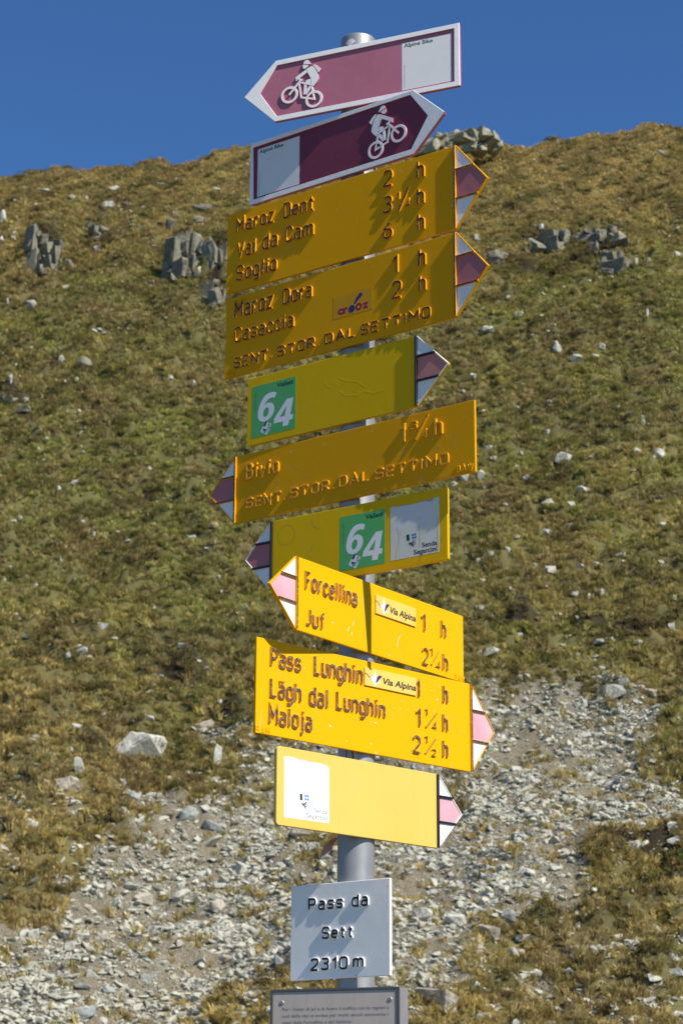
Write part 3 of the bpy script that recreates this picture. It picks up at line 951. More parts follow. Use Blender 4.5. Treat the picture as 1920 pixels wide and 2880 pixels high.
# ------------------------------------------------------------------ rocks one can point to
def place_rock(px, py, wpx, hpx, mat=None, label=None, group=None, seed=None, box=0.7, detail=1, npts=16, tilt=None, rough=0.06, cat='rock', name='rock', depth=0.8, sink=0.12):
    """(px, py) is the middle of the rock as the photograph shows it; it stands on the ground where its foot is"""
    g = ground_hit(px, py + hpx * 0.42)
    if g is None: return
    x, y, zz = g
    d = y + DIST
    seed = seed if seed is not None else int(px * 7 + py)
    w, h = wpx * d / F_PX, hpx * d / F_PX * 0.98
    dp = min(w, max(h, w * 0.6)) * depth
    bm = rock_bm(seed, w, dp, h * 1.15, npts, box, detail, rough)
    o = obj(name, bm, mat or M_ROCK)
    o.location = (x, y + dp * 0.15, zz + h * (0.5 - sink))
    rs = random.Random(seed)
    o.rotation_euler = tilt if tilt else (0.15 + rs.uniform(-.1, .1), rs.uniform(-.12, .12), rs.uniform(-.3, .3))
    tag(o, label, cat, group)
    return o

LABELLED = [
 # px, py, w, h, material, label, extra
 (398, 2094, 158, 92, M_ROCK, 'largest pale angular boulder embedded in the grass above the scree', dict(npts=12, detail=2, rough=.05)),
 (190, 2204, 84, 54, M_WARM, 'cream boulder with a dark shaded underside below a smaller upright stone', dict(npts=16, detail=2)),
 (222, 2156, 32, 50, M_ROCK, 'narrow grey stone standing on the cream boulder with the shaded underside', {}),
 (610, 2130, 30, 62, M_ROCK, 'thin upright stone fin standing at the top edge of the scree', dict(npts=9)),
 (570, 2043, 72, 26, M_WARM, 'long flat tan slab lying slanted in the grass above the upright stone fin', dict(tilt=(.3, -.35, .1))),
 (215, 2046, 44, 20, M_ROCK, 'flat pinkish stone with a crisp shadow line above the cream boulder', {}),
 (365, 2240, 56, 30, M_SLATE, 'blue grey stone with dark underside beside the upper end of the scree', {}),
 (526, 2290, 62, 40, M_SLATE, 'slanting slate coloured rock stack in the upper scree', dict(tilt=(.2, -.5, .2))),
 (590, 2369, 78, 40, M_WARM, 'broad flat cream block lying in the scree beneath the slanting slate rocks', dict(npts=12)),
 (600, 2325, 66, 30, M_SLATE, 'grey slate slab leaning above the broad cream block', dict(tilt=(.2, .3, 0))),
 (88, 2318, 50, 28, M_ROCK, 'white rounded stone alone on the brown grass beside the scree', {}),
 (95, 2635, 42, 38, M_ROCK, 'pale upright block at the far side of the scree fan', {}),
 (195, 2665, 32, 38, M_ROCK, 'upright block at the end of a short row of pale stones', {}),
 (236, 2636, 54, 22, M_ROCK, 'flat white slab in the middle of a short row of pale stones', dict(tilt=(.3, .1, 0))),
 (285, 2638, 44, 24, M_WARM, 'cream slab at the other end of a short row of pale stones', dict(tilt=(.3, -.25, 0))),
 (403, 2532, 58, 34, M_WARM, 'reddish streaked boulder in the middle of the scree', {}),
 (372, 2497, 44, 26, M_ROCK, 'pale grey block above the reddish streaked boulder', {}),
 (512, 2518, 52, 32, M_ROCK, 'grey angular block beside the reddish streaked boulder', {}),
 (610, 2552, 46, 38, M_WARM, 'squarish tan block near the grassy edge of the scree', dict(npts=12)),
 (682, 2440, 54, 48, M_ROCK, 'large grey block at the edge of the grass strip in the scree', {}),
 (618, 2492, 44, 18, M_ROCK, 'thin white flake casting a dark shadow in the scree', {}),
 (704, 2684, 34, 36, M_ROCK, 'pointed white stone in the grass strip beside the metal panel', dict(npts=9)),
 (632, 2695, 30, 18, M_ROCK, 'small flat stone next to the pointed white one', {}),
 (412, 2752, 46, 26, M_SLATE, 'dark squarish stone with mossy top in the lower scree', {}),
 (302, 2786, 44, 22, M_SLATE, 'grey wedge of rock low in the scree', {}),
 (235, 2852, 90, 34, M_SLATE, 'low layered grey slabs at the very foot of the scree', dict(tilt=(.3, -.25, 0))),
 (1220, 2815, 136, 62, M_WARM, 'long layered cream slab beside the metal information panel', dict(npts=14, box=.45, detail=2, rough=.09, tilt=(.1, .16, -.1))),
 (1375, 2622, 60, 40, M_WARM, 'squared pinkish block in the scree under the dark lichened rock', dict(npts=12, box=.45)),
 (1425, 2578, 58, 42, M_SLATE, 'dark hollowed rock with yellow lichen on its crest', {}),
 (1280, 2590, 60, 36, M_ROCK, 'pale rounded boulder in the coarse scree behind the height plaque', {}),
 (1180, 2572, 70, 44, M_ROCK, 'broad whitish boulder close beside the height plaque', {}),
 (1736, 2646, 44, 32, M_WARM, 'lone cream block on the brown grass below the scree', dict(npts=12, box=.45)),
 (1470, 2640, 50, 26, M_ROCK, 'whitish flat stone beside the squared pinkish block', {}),
 (1452, 2682, 52, 20, M_ROCK, 'long flat stone at the lower rim of the scree', {}),
 (1505, 2744, 42, 28, M_ROCK, 'angular grey stone lying in the brown grass', {}),
 (1340, 2650, 48, 22, M_ROCK, 'low pale slab just under the squared pinkish block', {}),
 (1360, 2862, 52, 28, M_ROCK, 'rounded tan stone near the end of the long layered cream slab', {}),
 (1900, 2740, 62, 34, M_SLATE, 'dark overhanging slab cut by the edge of the picture', {}),
 (1776, 2384, 62, 48, M_ROCK, 'grey block on the shoulder where the scree meets dark grass', {}),
 (1485, 2243, 56, 34, M_ROCK, 'rounded grey stone alone on the fine gravel', {}),
 (1890, 2325, 34, 24, M_ROCK, 'small white block high on the gravel shoulder', {}),
 (1900, 2368, 60, 26, M_ROCK, 'pale flat slab under the small white block on the gravel shoulder', {}),
 (1720, 1950, 80, 56, M_SLATE, 'dark blue grey rocks piled under an overhang of heather', dict(npts=14, detail=2, rough=.12)),
 (1752, 1925, 44, 34, M_SLATE, 'smaller blue grey rock on top of the dark pile', {}),
 (1830, 1952, 46, 26, M_WARM, 'tan stone in dry grass beside the blue grey rock pile', {}),
 (1372, 1836, 74, 36, M_ROCK, 'white jagged rock below the shaded heather bank', dict(npts=14, detail=2)),
 (1408, 1870, 32, 20, M_ROCK, 'small white stone just below the white jagged rock', {}),
 (1376, 1962, 58, 24, M_ROCK, 'pale broken rock beside the arrow of the sign to Maloja', {}),
 (1683, 1806, 40, 16, M_ROCK, 'flat white flake on the grass under the dark heather bank', {}),
 (1400, 2082, 50, 14, M_WARM, 'long thin tan flake on the gravel beside an arrow point', {}),
 (1585, 1286, 56, 42, M_ROCK, 'brightest white rock on the green middle slope', dict(npts=13)),
 (1853, 1277, 38, 36, M_ROCK, 'greenish white rounded rock near the picture edge', {}),
 (1547, 1137, 38, 26, M_CRAG, 'grey stone at the foot of a green bank', {}),
 (1532, 1496, 50, 20, M_ROCK, 'long flat white stone above a mossy shaded hollow', {}),
 (1548, 1604, 42, 30, M_ROCK, 'slanted pale grey wedge on the mid slope', dict(npts=10)),
 (1540, 1410, 42, 22, M_ROCK, 'tilted pale flake in the dry grass above the long flat white stone', {}),
 (1693, 1669, 20, 26, M_ROCK, 'small upright grey stone in a shaded tuft', {}),
 (1567, 980, 32, 48, M_ROCK, 'upright egg shaped pale rock on the upper slope', dict(npts=20, box=1)),
 (1620, 1012, 42, 42, M_ROCK, 'broken pale rock beside the upright egg shaped one', {}),
 (1393, 718, 74, 54, M_CRAG, 'solitary knobbly grey boulder beside the arrow of the second yellow sign', dict(npts=20, box=.9, detail=2, rough=.1)),
 (1590, 869, 26, 16, M_ROCK, 'small round white stone below the right hand crag', {}),
 (1905, 716, 34, 24, M_ROCK, 'pale rounded stone high by the picture edge', {}),
 (1724, 480, 20, 14, M_ROCK, 'tiny white stone on the open grass under the crest', {}),
 (1862, 408, 40, 18, M_CRAG, 'grey rock capped with turf just under the crest', {}),
 (307, 575, 46, 26, M_ROCK, 'white wedge shaped rock perched beside a dark boulder', dict(npts=10)),
 (352, 576, 38, 28, M_CRAG, 'dark brown boulder touching the white wedge shaped rock', {}),
 (290, 603, 30, 22, M_CRAG, 'grey stone tucked under the white wedge shaped rock', {}),
 (322, 530, 32, 18, M_ROCK, 'flat white slab alone high on the slope', {}),
 (240, 557, 22, 22, M_ROCK, 'first of a pair of small white stones on the brown upper grass', {}),
 (202, 556, 20, 22, M_ROCK, 'second of a pair of small white stones, nearer the crag', {}),
 (478, 630, 38, 40, M_CRAG, 'white cracked rock standing above the big crag', {}),
 (494, 604, 26, 22, M_CRAG, 'grey rock just above the white cracked one', {}),
 (558, 616, 34, 40, M_CRAG, 'leaning grey fin above the big crag near the first yellow sign', {}),
 (565, 585, 80, 26, M_CRAG, 'low grey ledge half hidden by turf above the leaning fin', {}),
 (88, 860, 36, 34, M_ROCK, 'whitish block standing alone in brown turf on the far upper slope', {}),
 (194, 745, 34, 32, M_CRAG, 'pale stone at the foot of the outermost crag', {}),
 (556, 764, 26, 34, M_ROCK, 'smooth pale stone at the foot of the big crag', {}),
 (172, 1014, 22, 28, M_ROCK, 'upright white stone at the start of the green slope', {}),
 (238, 1018, 50, 34, M_CRAG, 'dark hollow rock with pale crest on the upper green slope', {}),
 (30, 1066, 14, 34, M_ROCK, 'narrow upright white stone close to the picture edge', {}),
 (44, 1030, 12, 18, M_ROCK, 'tiny white stone just above the narrow upright one', {}),
 (72, 1122, 24, 20, M_ROCK, 'pale stone above the black hollow', {}),
 (80, 1194, 20, 16, M_ROCK, 'small round pale stone below the black hollow', {}),
 (130, 1237, 20, 20, M_ROCK, 'thin tilted white flake on the grassy mid slope', {}),
 (290, 1763, 40, 26, M_ROCK, 'white squarish stone in the dry grass, largest above the track of stones', {}),
 (231, 1832, 42, 22, M_SLATE, 'flat bluish slab beginning a line of stones in the grass', dict(tilt=(.3, -.5, .1))),
 (315, 1797, 36, 14, M_ROCK, 'pale flake ending the line of stones in the grass', {}),
 (516, 1817, 36, 18, M_ROCK, 'pale tilted flake in the grass beside the sign to Pass Lunghin', {}),
 (420, 1948, 28, 16, M_ROCK, 'small yellowish stone below a dark turf edge', {}),
 (245, 1715, 32, 12, M_ROCK, 'narrow white sliver high in the dry grass', {}),
 (870, 2340, 130, 60, M_WARM, 'flat brownish slab partly hidden behind the post under the lowest yellow sign', dict(npts=12)),
 (880, 2385, 60, 30, M_ROCK, 'pale block below the flat brownish slab beside the post', {}),
]
for px, py, w, h, mt, lab, kw in LABELLED:
    kw.setdefault('detail', 1)
    kw.setdefault('sink', 0.12 if w * h > 2200 else 0.0)
    place_rock(px, py, w, h, mt, lab, **kw)

G_UP, G_MID, G_LOW = 'small stones on the upper slope', 'small stones on the middle slope', 'loose stones in the scree'
L_UP = 'small pale stone half buried in the turf of the upper slope'
L_MID = 'small pale stone lying loose in the grass of the middle slope'
L_LOW = 'loose grey stone, hand to knee high, lying in the scree'
for px, py, w, h in [(8, 617, 16, 36), (4, 675, 14, 16), (36, 672, 14, 14), (495, 482, 12, 10), (118, 512, 50, 10), (446, 483, 40, 10), (512, 517, 30, 8), (610, 532, 30, 8), (275, 705, 30, 18),
                     (186, 810, 26, 12), (193, 857, 22, 12), (22, 852, 8, 20), (1520, 640, 16, 16), (1340, 670, 18, 16), (1472, 707, 12, 10), (1788, 740, 14, 24), (1825, 735, 14, 14), (1685, 786, 20, 12),
                     (1906, 645, 12, 12), (1851, 654, 10, 10), (1466, 553, 24, 10), (1583, 461, 20, 8), (1526, 828, 12, 10), (1818, 887, 12, 22), (1458, 887, 30, 16), (1370, 932, 40, 20), (1418, 957, 10, 12),
                     (1430, 838, 18, 10), (1693, 977, 24, 18), (1875, 1040, 18, 10), (382, 905, 18, 14), (328, 920, 36, 10), (480, 1063, 16, 12), (215, 1072, 14, 14), (545, 1087, 16, 24), (383, 1173, 16, 10)]:
    place_rock(px, py, w * 1.1, h * 1.25, M_ROCK, L_UP, G_UP, sink=-0.15, detail=0, name='stone', cat='stone')
for px, py, w, h in [(1330, 1063, 18, 18), (1303, 1103, 12, 10), (1265, 1117, 10, 10), (1470, 1085, 14, 10), (1842, 1082, 12, 10), (1807, 1187, 20, 22), (1540, 1222, 18, 18), (1530, 1240, 14, 10), (1738, 1147, 12, 10),
                     (1374, 1264, 24, 14), (1465, 1277, 16, 12), (1502, 1274, 14, 12), (1387, 1290, 22, 12), (1452, 1316, 18, 12), (1308, 1342, 34, 26), (1352, 1340, 26, 22), (1482, 1349, 32, 16), (1358, 1371, 22, 8),
                     (1640, 1379, 36, 16), (1605, 1422, 24, 14), (1420, 1423, 14, 12), (1602, 1480, 20, 10), (1453, 1512, 20, 10), (1362, 1558, 12, 12), (1380, 1567, 20, 20), (1426, 1548, 18, 12), (1345, 1580, 16, 12),
                     (1630, 1595, 20, 12), (1680, 1592, 32, 16), (1745, 1563, 28, 14), (1861, 1478, 26, 12), (1358, 1638, 18, 14), (1436, 1657, 14, 10), (1615, 1672, 30, 12), (1654, 1680, 12, 14), (1765, 1680, 18, 12),
                     (1895, 1685, 22, 14), (1348, 1713, 28, 14), (1382, 1737, 26, 10), (1645, 1702, 18, 8), (1888, 1770, 20, 24), (1898, 1387, 12, 10), (212, 1360, 20, 12), (165, 1376, 14, 12), (204, 1362, 12, 10),
                     (57, 1462, 16, 14), (37, 1470, 20, 10), (232, 1470, 12, 10), (263, 1504, 14, 14), (465, 1407, 12, 8), (481, 1399, 10, 8), (604, 1480, 22, 12), (602, 1527, 14, 10), (460, 1620, 10, 10), (640, 1605, 18, 8),
                     (615, 1625, 12, 10), (100, 1647, 18, 12), (238, 1648, 12, 10), (620, 1665, 12, 8), (35, 1728, 40, 12), (72, 1793, 22, 12), (190, 1847, 22, 16), (258, 1822, 16, 10), (688, 1713, 20, 14), (560, 1862, 14, 8),
                     (82, 1972, 36, 10), (291, 2013, 10, 14), (340, 2020, 10, 8), (618, 1978, 14, 14), (565, 1982, 18, 12), (100, 2078, 30, 12), (198, 2120, 14, 24), (48, 2190, 40, 12), (1460, 1910, 20, 14), (1620, 1845, 18, 10),
                     (1640, 1985, 22, 22), (1650, 1965, 18, 12), (1455, 2005, 16, 14), (1500, 2030, 26, 14), (1360, 2100, 40, 14), (1610, 2205, 20, 12), (1768, 2155, 16, 12), (1460, 1788, 18, 10), (1795, 1808, 30, 10)]:
    place_rock(px, py, w * 1.1, h * 1.3, M_ROCK, L_MID, G_MID, sink=-0.15, detail=0, name='stone', cat='stone')
# loose stones of the scree: shapes shared between alike stones
low_meshes = []
for i in range(14):
    bm = rock_bm(300 + i, 1.0, 0.7 + 0.04 * (i % 5), 0.36 + 0.06 * (i % 4), 14, 0.6, 1, 0.05)
    me = bpy.data.meshes.new('stone'); bm.to_mesh(me); bm.free()
    me.materials.append([M_ROCK, M_ROCK, M_SLATE, M_WARM][i % 4])
    low_meshes.append(me)
cand = plan_points(6000, 36.5, 50.0, 0.165)
s = scree_at(cand[:, 0], cand[:, 1])
cand = cand[s > 0.5][:215]
for i, (x, y) in enumerate(cand):
    k = float(rng.random())
    w = 0.12 + 0.20 * k ** 2.5
    o = bpy.data.objects.new('stone', low_meshes[i % 14])
    COL.objects.link(o)
    o.location = (x, y, float(height(x, y)) + w * 0.1)
    o.rotation_euler = (0.3 + 0.25 * float(rng.standard_normal()), 0.25 * float(rng.standard_normal()), 6.28 * float(rng.random()))
    o.scale = (w, w * (0.8 + .4 * float(rng.random())), w * (0.8 + .5 * float(rng.random())))
    tag(o, L_LOW, 'stone', G_LOW)

# ---- crags: steep slabs standing side by side out of the turf
def crag(label, foot, slabs, mat=M_CRAG, turf=True):
    """foot: where the crag stands; slabs: (px, py, w, h, lean) of each slab as the photograph shows it"""
    g = ground_hit(*foot)
    root = empty('crag', g)
    tag(root, label, 'rock outcrop')
    d = g[1] + DIST
    rs = random.Random(len(label) * 13 + len(slabs))
    blocks = []
    for px, py, w, h, lean in slabs:
        blocks.append((px, py, w * 1.35, h * 0.9, lean, 0.0))
        for _ in range(2):
            blocks.append((px + rs.uniform(-.5, .5) * w, py + rs.uniform(-.42, .5) * h, w * rs.uniform(.4, .75), h * rs.uniform(.22, .5), lean + rs.uniform(-.4, .4), -0.22))
    for i, (px, py, w, h, lean, front) in enumerate(blocks):
        # higher blocks stand further back in the slope
        f = ground_hit(px, py + h * 0.5)
        yy = f[1] if f else g[1]
        yy = min(max(yy, g[1] - 0.2), g[1] + 1.4)
        dd = yy + DIST
        v = ray_dir(px, py)
        t = dd / v.y
        X, Z = v.x * t, v.z * t
        W, H = w * dd / F_PX, h * dd / F_PX
        D = max(W, H * 0.5) * 0.95
        bm = rock_bm(int(px * 3 + py * 5) + i, W * (1.1 if front else 1.4), D * (.9 if front else .55), H * 1.12, 18, 0.3, 2, 0.10)
        o = obj('rock_block', bm, mat, root)
        o.location = (X - g[0], yy - g[1] + D * 0.2 + front * W, Z - g[2])
        o.rotation_euler = (-0.05 + rs.uniform(-.12, .12), lean, (-0.85 + rs.uniform(-.2, .2)) if not front else rs.uniform(-1.2, .6))
    return root
crag('outermost crag of tall dark grey slabs under a cap of dry turf', (120, 765),
     [(88, 672, 28, 90, .03), (110, 672, 34, 50, .2), (90, 728, 26, 74, 0), (108, 735, 26, 62, .05), (128, 742, 30, 50, -.05), (150, 720, 34, 66, -.12), (163, 690, 20, 44, .15), (122, 700, 36, 44, 0), (165, 745, 18, 36, -.3)])
crag('big crag of steep grey slabs and pale lichened faces between turf', (520, 788),
     [(482, 705, 40, 110, .04), (512, 690, 34, 96, .02), (480, 755, 34, 70, .04), (505, 755, 36, 70, -.02), (535, 690, 40, 90, .1), (556, 700, 26, 60, -.1), (532, 745, 30, 60, 0),
      (592, 715, 34, 84, -.15), (612, 735, 34, 66, -.2), (628, 712, 26, 70, 0), (590, 752, 26, 40, .1), (575, 690, 18, 50, .1)])
crag('square dark block of rock under turf next to the first yellow sign', (595, 868),
     [(582, 828, 32, 74, .02), (605, 832, 26, 70, 0), (622, 835, 22, 60, -.1), (590, 800, 44, 22, 0)])
crag('low rank of striped grey slabs under a turf brow on the upper slope', (1545, 722),
     [(1500, 690, 52, 40, .7), (1535, 672, 44, 56, .1), (1556, 690, 40, 60, .05), (1582, 668, 28, 60, .12), (1567, 705, 34, 34, 0)])
crag('overhanging dark grey slabs with a shaded cleft beneath the turf brow', (1690, 712),
     [(1655, 668, 46, 56, .1), (1680, 672, 40, 62, -.1), (1665, 695, 30, 34, 0), (1725, 675, 40, 46, -.5), (1748, 690, 36, 24, -.5), (1705, 650, 40, 26, 0)])
crag('split pale block with a smooth sunlit face below the overhanging slabs', (1722, 782),
     [(1708, 722, 36, 34, .2), (1732, 724, 26, 36, -.1), (1725, 752, 62, 56, .05), (1700, 745, 26, 44, .1)])
crag('pale summit rocks breaking the crest behind the yellow arrow', (1290, 437),
     [(1225, 392, 60, 44, .1), (1262, 380, 44, 30, 0), (1300, 380, 60, 34, .1), (1335, 385, 60, 36, -.2), (1370, 402, 52, 34, -.4), (1392, 416, 36, 22, -.4), (1250, 415, 50, 30, 0), (1318, 412, 30, 28, 0), (1344, 420, 34, 20, .1), (1210, 410, 40, 50, .2)], M_SUMMIT)
crag('small cluster of cracked pale rocks between the two highest crags', (275, 680),
     [(262, 645, 26, 34, .2), (280, 652, 34, 34, -.3), (290, 664, 22, 20, 0), (268, 668, 20, 14, 0)])
crag('dark peat edge of broken rock on the green slope', (45, 1165),
     [(20, 1135, 46, 26, -.1), (60, 1150, 40, 22, .1), (5, 1120, 30, 26, 0)], M_CRAG)

# ------------------------------------------------------------------ paints
YEL = (0.74, 0.325, 0.001)
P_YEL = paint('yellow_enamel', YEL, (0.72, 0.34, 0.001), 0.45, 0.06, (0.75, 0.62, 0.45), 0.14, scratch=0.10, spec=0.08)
P_YEL_S = paint('sunlit_yellow_enamel', (0.78, 0.385, 0.001), (0.77, 0.395, 0.001), 0.45, 0.07, (0.75, 0.62, 0.45), 0.12, scratch=0.10, spec=0.08)  # lit copy of the yellow enamel, brighter colour for the sun-facing signs
P_YEL2 = paint('lemon_enamel', (0.67, 0.40, 0.002), (0.68, 0.42, 0.004), 0.40, 0.05, (0.6, 0.4, 0.12), 0.14, spec=0.08)
P_PALE = paint('faded_yellow_enamel', (0.71, 0.47, 0.085), (0.72, 0.49, 0.115), 0.4, 0.0, blister=0.2, spec=0.25)
P_WHITE = paint('white_enamel', (0.87, 0.85, 0.81), (0.81, 0.79, 0.76), 0.35, 0.06, (0.30, 0.28, 0.25), 0.3)
P_MAROON = paint('faded_burgundy_enamel', (0.40, 0.135, 0.185), (0.44, 0.155, 0.21), 0.34, 0.0, blister=0.3, spec=0.3)
P_MAROON_D = paint('burgundy_enamel', (0.185, 0.032, 0.055), (0.21, 0.042, 0.07), 0.32, 0.0, blister=0.3, spec=0.25)
P_PINK = paint('bleached_red_field', (0.60, 0.27, 0.31), (0.64, 0.42, 0.45), 0.4, 0.16, (0.78, 0.42, 0.03), 0.4, 16)
P_RED = paint('old_red_field', (0.43, 0.135, 0.135), (0.39, 0.12, 0.12), 0.38, 0.08, (0.7, 0.38, 0.02), 0.5, 16)
P_SALMON = paint('salmon_red_field', (0.54, 0.20, 0.16), (0.50, 0.18, 0.145), 0.38, 0.0)
P_FIELD = paint('white_field', (0.84, 0.81, 0.76), (0.77, 0.74, 0.69), 0.35, 0.12, (0.5, 0.33, 0.1), 0.4)
K_BLACK = worn('black_letter_face', (0.012, 0.011, 0.010), YEL, 0.40, gmix=0.12)
K_WORN = worn('worn_letter_face', (0.03, 0.022, 0.012), YEL, 0.585)
K_GREY = worn('weathered_letter_face', (0.045, 0.035, 0.025), (0.46, 0.30, 0.12), 0.40, grey=(0.62, 0.58, 0.50), gmix=0.35, wsc=420)
K_SOLID = flat('black_lacquer', (0.012, 0.011, 0.013), 0.4)
K_LINE = worn('worn_black_rib', (0.015, 0.014, 0.014), (0.45, 0.28, 0.03), 0.40)
P_GREEN = paint('green_sticker', (0.080, 0.39, 0.075), (0.105, 0.38, 0.105), 0.25, 0.0, blister=0.1)
P_PRINT_W = flat('white_print', (0.74, 0.73, 0.72), 0.3, var=0.03)
P_PRINT_K = flat('black_print', (0.02, 0.02, 0.022), 0.35)
P_STICK_W = flat('white_sticker', (0.72, 0.71, 0.68), 0.3, var=0.05)
P_STICK_L = flat('white_sticker_bleached', (0.90, 0.90, 0.90), 0.3, var=0.02)
P_STICK_F = paint('faded_green_white_sticker', (0.56, 0.60, 0.50), (0.62, 0.62, 0.57), 0.3, 0.03, (0.6, 0.4, 0.1), 0.2)
P_GHOST = flat('ghost_print', (0.60, 0.60, 0.62), 0.3, var=0.04)
P_DKGREEN = flat('dark_green_print', (0.02, 0.07, 0.05), 0.35)
P_GREYT = flat('grey_print', (0.15, 0.15, 0.15), 0.4)
P_BLUE = flat('blue_print', (0.01, 0.13, 0.42), 0.35)
P_YPRINT = flat('yellow_print', (0.75, 0.42, 0.01), 0.35)
P_RUBY = flat('ruby_print', (0.32, 0.005, 0.045), 0.35)
P_NAVY = flat('navy_print', (0.03, 0.03, 0.14), 0.35)
P_VIA = paint('pale_yellow_plate', (0.74, 0.50, 0.08), (0.76, 0.53, 0.11), 0.35, 0.0)
P_SCR = flat('scratch_mark', (0.34, 0.2, 0.05), 0.6)
P_STEEL = None

def steel(name, a, b, rough=0.45, metal=0.55, sc=14):
    n = NT(name)
    p = n.pos('world')
    v = n.n('TexVoronoi'); v.inputs['Scale'].default_value = sc * 5; n.l(p, v.inputs['Vector'])
    f = n.math('ADD', n.math('MULTIPLY', n.noise(p, sc, 4, 0.6), 0.7), n.math('MULTIPLY', v.outputs['Color'], 0.3))
    st = n.noise(n.mapr(p, (120, 120, 5)), 1.0, 3, 0.6)
    c = n.mix(f, a, b)
    c = n.mix(n.ramp(st, [(0.5, 0.0), (0.8, 0.35)]), c, tuple(x * 0.7 for x in a))
    n.bump(n.noise(p, 260, 3, 0.6), 0.15, 0.0004)
    return n.done(c, n.ramp(f, [(0.2, rough - 0.05), (0.8, rough + 0.12)]), 0.5, metal)
P_STEEL = steel('galvanised_steel', (0.27, 0.27, 0.265), (0.36, 0.36, 0.35), 0.48, 0.45)
P_ALU = steel('dull_aluminium', (0.25, 0.235, 0.24), (0.33, 0.31, 0.315), 0.5, 0.3, 25)
P_DARKFRAME = steel('dark_oxidised_frame', (0.055, 0.058, 0.066), (0.09, 0.093, 0.10), 0.5, 0.3)

# ------------------------------------------------------------------ the post
ZF, ZT = float(height(0, 0)) - 0.25, 1.958
post = empty('signpost_pole', (0, 0, float(height(0, 0))))
tag(post, 'round galvanised steel pole that carries all the hiking signs', 'pole')
def tube(r, z0, z1, seg=64, rings=1, dome=0.0):
    bm = bmesh.new()
    prev = None
    zs = [z0 + (z1 - z0) * i / rings for i in range(rings + 1)]
    prof = [(r, z) for z in zs]
    if dome:
        for k in range(1, 7):
            a = k / 6 * math.pi / 2
            prof.append((r * (1 - 0.12 * (1 - math.cos(a))) if k < 3 else r * math.cos((k - 2) / 4.0 * math.pi / 2) * 0.97, z1 + dome * math.sin(a)))
    for rr, z in prof:
        ring = [bm.verts.new((rr * math.cos(6.28318 * i / seg), rr * math.sin(6.28318 * i / seg), z)) for i in range(seg)] if rr > 1e-5 else [bm.verts.new((0, 0, z))]
        if prev is not None:
            for i in range(seg):
                if len(ring) == 1: bm.faces.new((prev[i], prev[(i + 1) % seg], ring[0]))
                elif len(prev) > 1: bm.faces.new((prev[i], prev[(i + 1) % seg], ring[(i + 1) % seg], ring[i]))
        prev = ring
    bmesh.ops.recalc_face_normals(bm, faces=bm.faces)
    return bm
zb = post.location.z
obj('tube', tube(0.03, ZF - zb, ZT - 0.02 - zb), P_STEEL, post, True)
cap = obj('cap', tube(0.0312, ZT - 0.034 - zb, ZT - zb, dome=0.004), P_STEEL, post, True)
def pole_patch(name, a0, a1, z0, z1, mat, r=0.0304, parent=post, wob=0.0, seed=1):
    """thin sticker bent round the pole; angles from +X"""
    rs = random.Random(seed)
    bm = bmesh.new()
    n = 14
    lo = []; hi = []
    for i in range(n + 1):
        a = math.radians(a0 + (a1 - a0) * i / n)
        e = wob * rs.uniform(-1, 1) if wob else 0
        s = math.sin(math.pi * i / n) if wob else 1
        lo.append(bm.verts.new((r * math.cos(a), r * math.sin(a), z0 + (z1 - z0) * (1 - s) * 0.5 + e - zb)))
        hi.append(bm.verts.new((r * math.cos(a), r * math.sin(a), z1 - (z1 - z0) * (1 - s) * 0.5 + e - zb)))
    for i in range(n): bm.faces.new((lo[i], lo[i + 1], hi[i + 1], hi[i]))
    return obj(name, bm, mat, parent, True)
st = pole_patch('sticker', 184, 272, 0.60, 0.70, flat('weathered_sticker', (0.40, 0.40, 0.44), 0.4))
def helix_line(a0, a1, z0, z1, w, mat, parent):
    bm = bmesh.new()
    n = 16; A = []; B = []
    for i in range(n + 1):
        s = i / n
        a = math.radians(a0 + (a1 - a0) * s)
        z = z0 + (z1 - z0) * s - zb
        A.append(bm.verts.new((0.0306 * math.cos(a), 0.0306 * math.sin(a), z)))
        a += w
        B.append(bm.verts.new((0.0306 * math.cos(a), 0.0306 * math.sin(a), z)))
    for i in range(n): bm.faces.new((A[i], B[i], B[i + 1], A[i + 1]))
    return obj('printed_line', bm, mat, parent, True)
helix_line(246, 226, 0.60, 0.70, 0.05, P_PRINT_K, st)
helix_line(270, 244, 0.60, 0.70, 0.06, P_PRINT_K, st)
pole_patch('torn_sticker', 208, 240, 0.785, 0.812, flat('torn_paper', (0.36, 0.36, 0.38), 0.6), wob=0.0015)
pole_patch('torn_sticker', 224, 262, 1.935, 1.949, flat('tape_residue', (0.62, 0.60, 0.58), 0.6), r=0.0318, wob=0.0015, seed=3)
# pipe clamps that hold the plates
def clamp(z, yaw, parent):
    bm = bmesh.new()
    n = 40
    R0, R1, hh = 0.0303, 0.0318, 0.009
    rs_ = []
    for i in range(n):
        a = 6.28318 * i / n
        rs_.append([bm.verts.new((r * math.cos(a), r * math.sin(a), z + s - zb)) for r, s in ((R0, -hh), (R1, -hh), (R1, hh), (R0, hh))])
    for i in range(n):
        A, B = rs_[i], rs_[(i + 1) % n]
        for k in range(4): bm.faces.new((A[k], B[k], B[(k + 1) % 4], A[(k + 1) % 4]))
    return obj('clamp', bm, P_STEEL, parent, False)

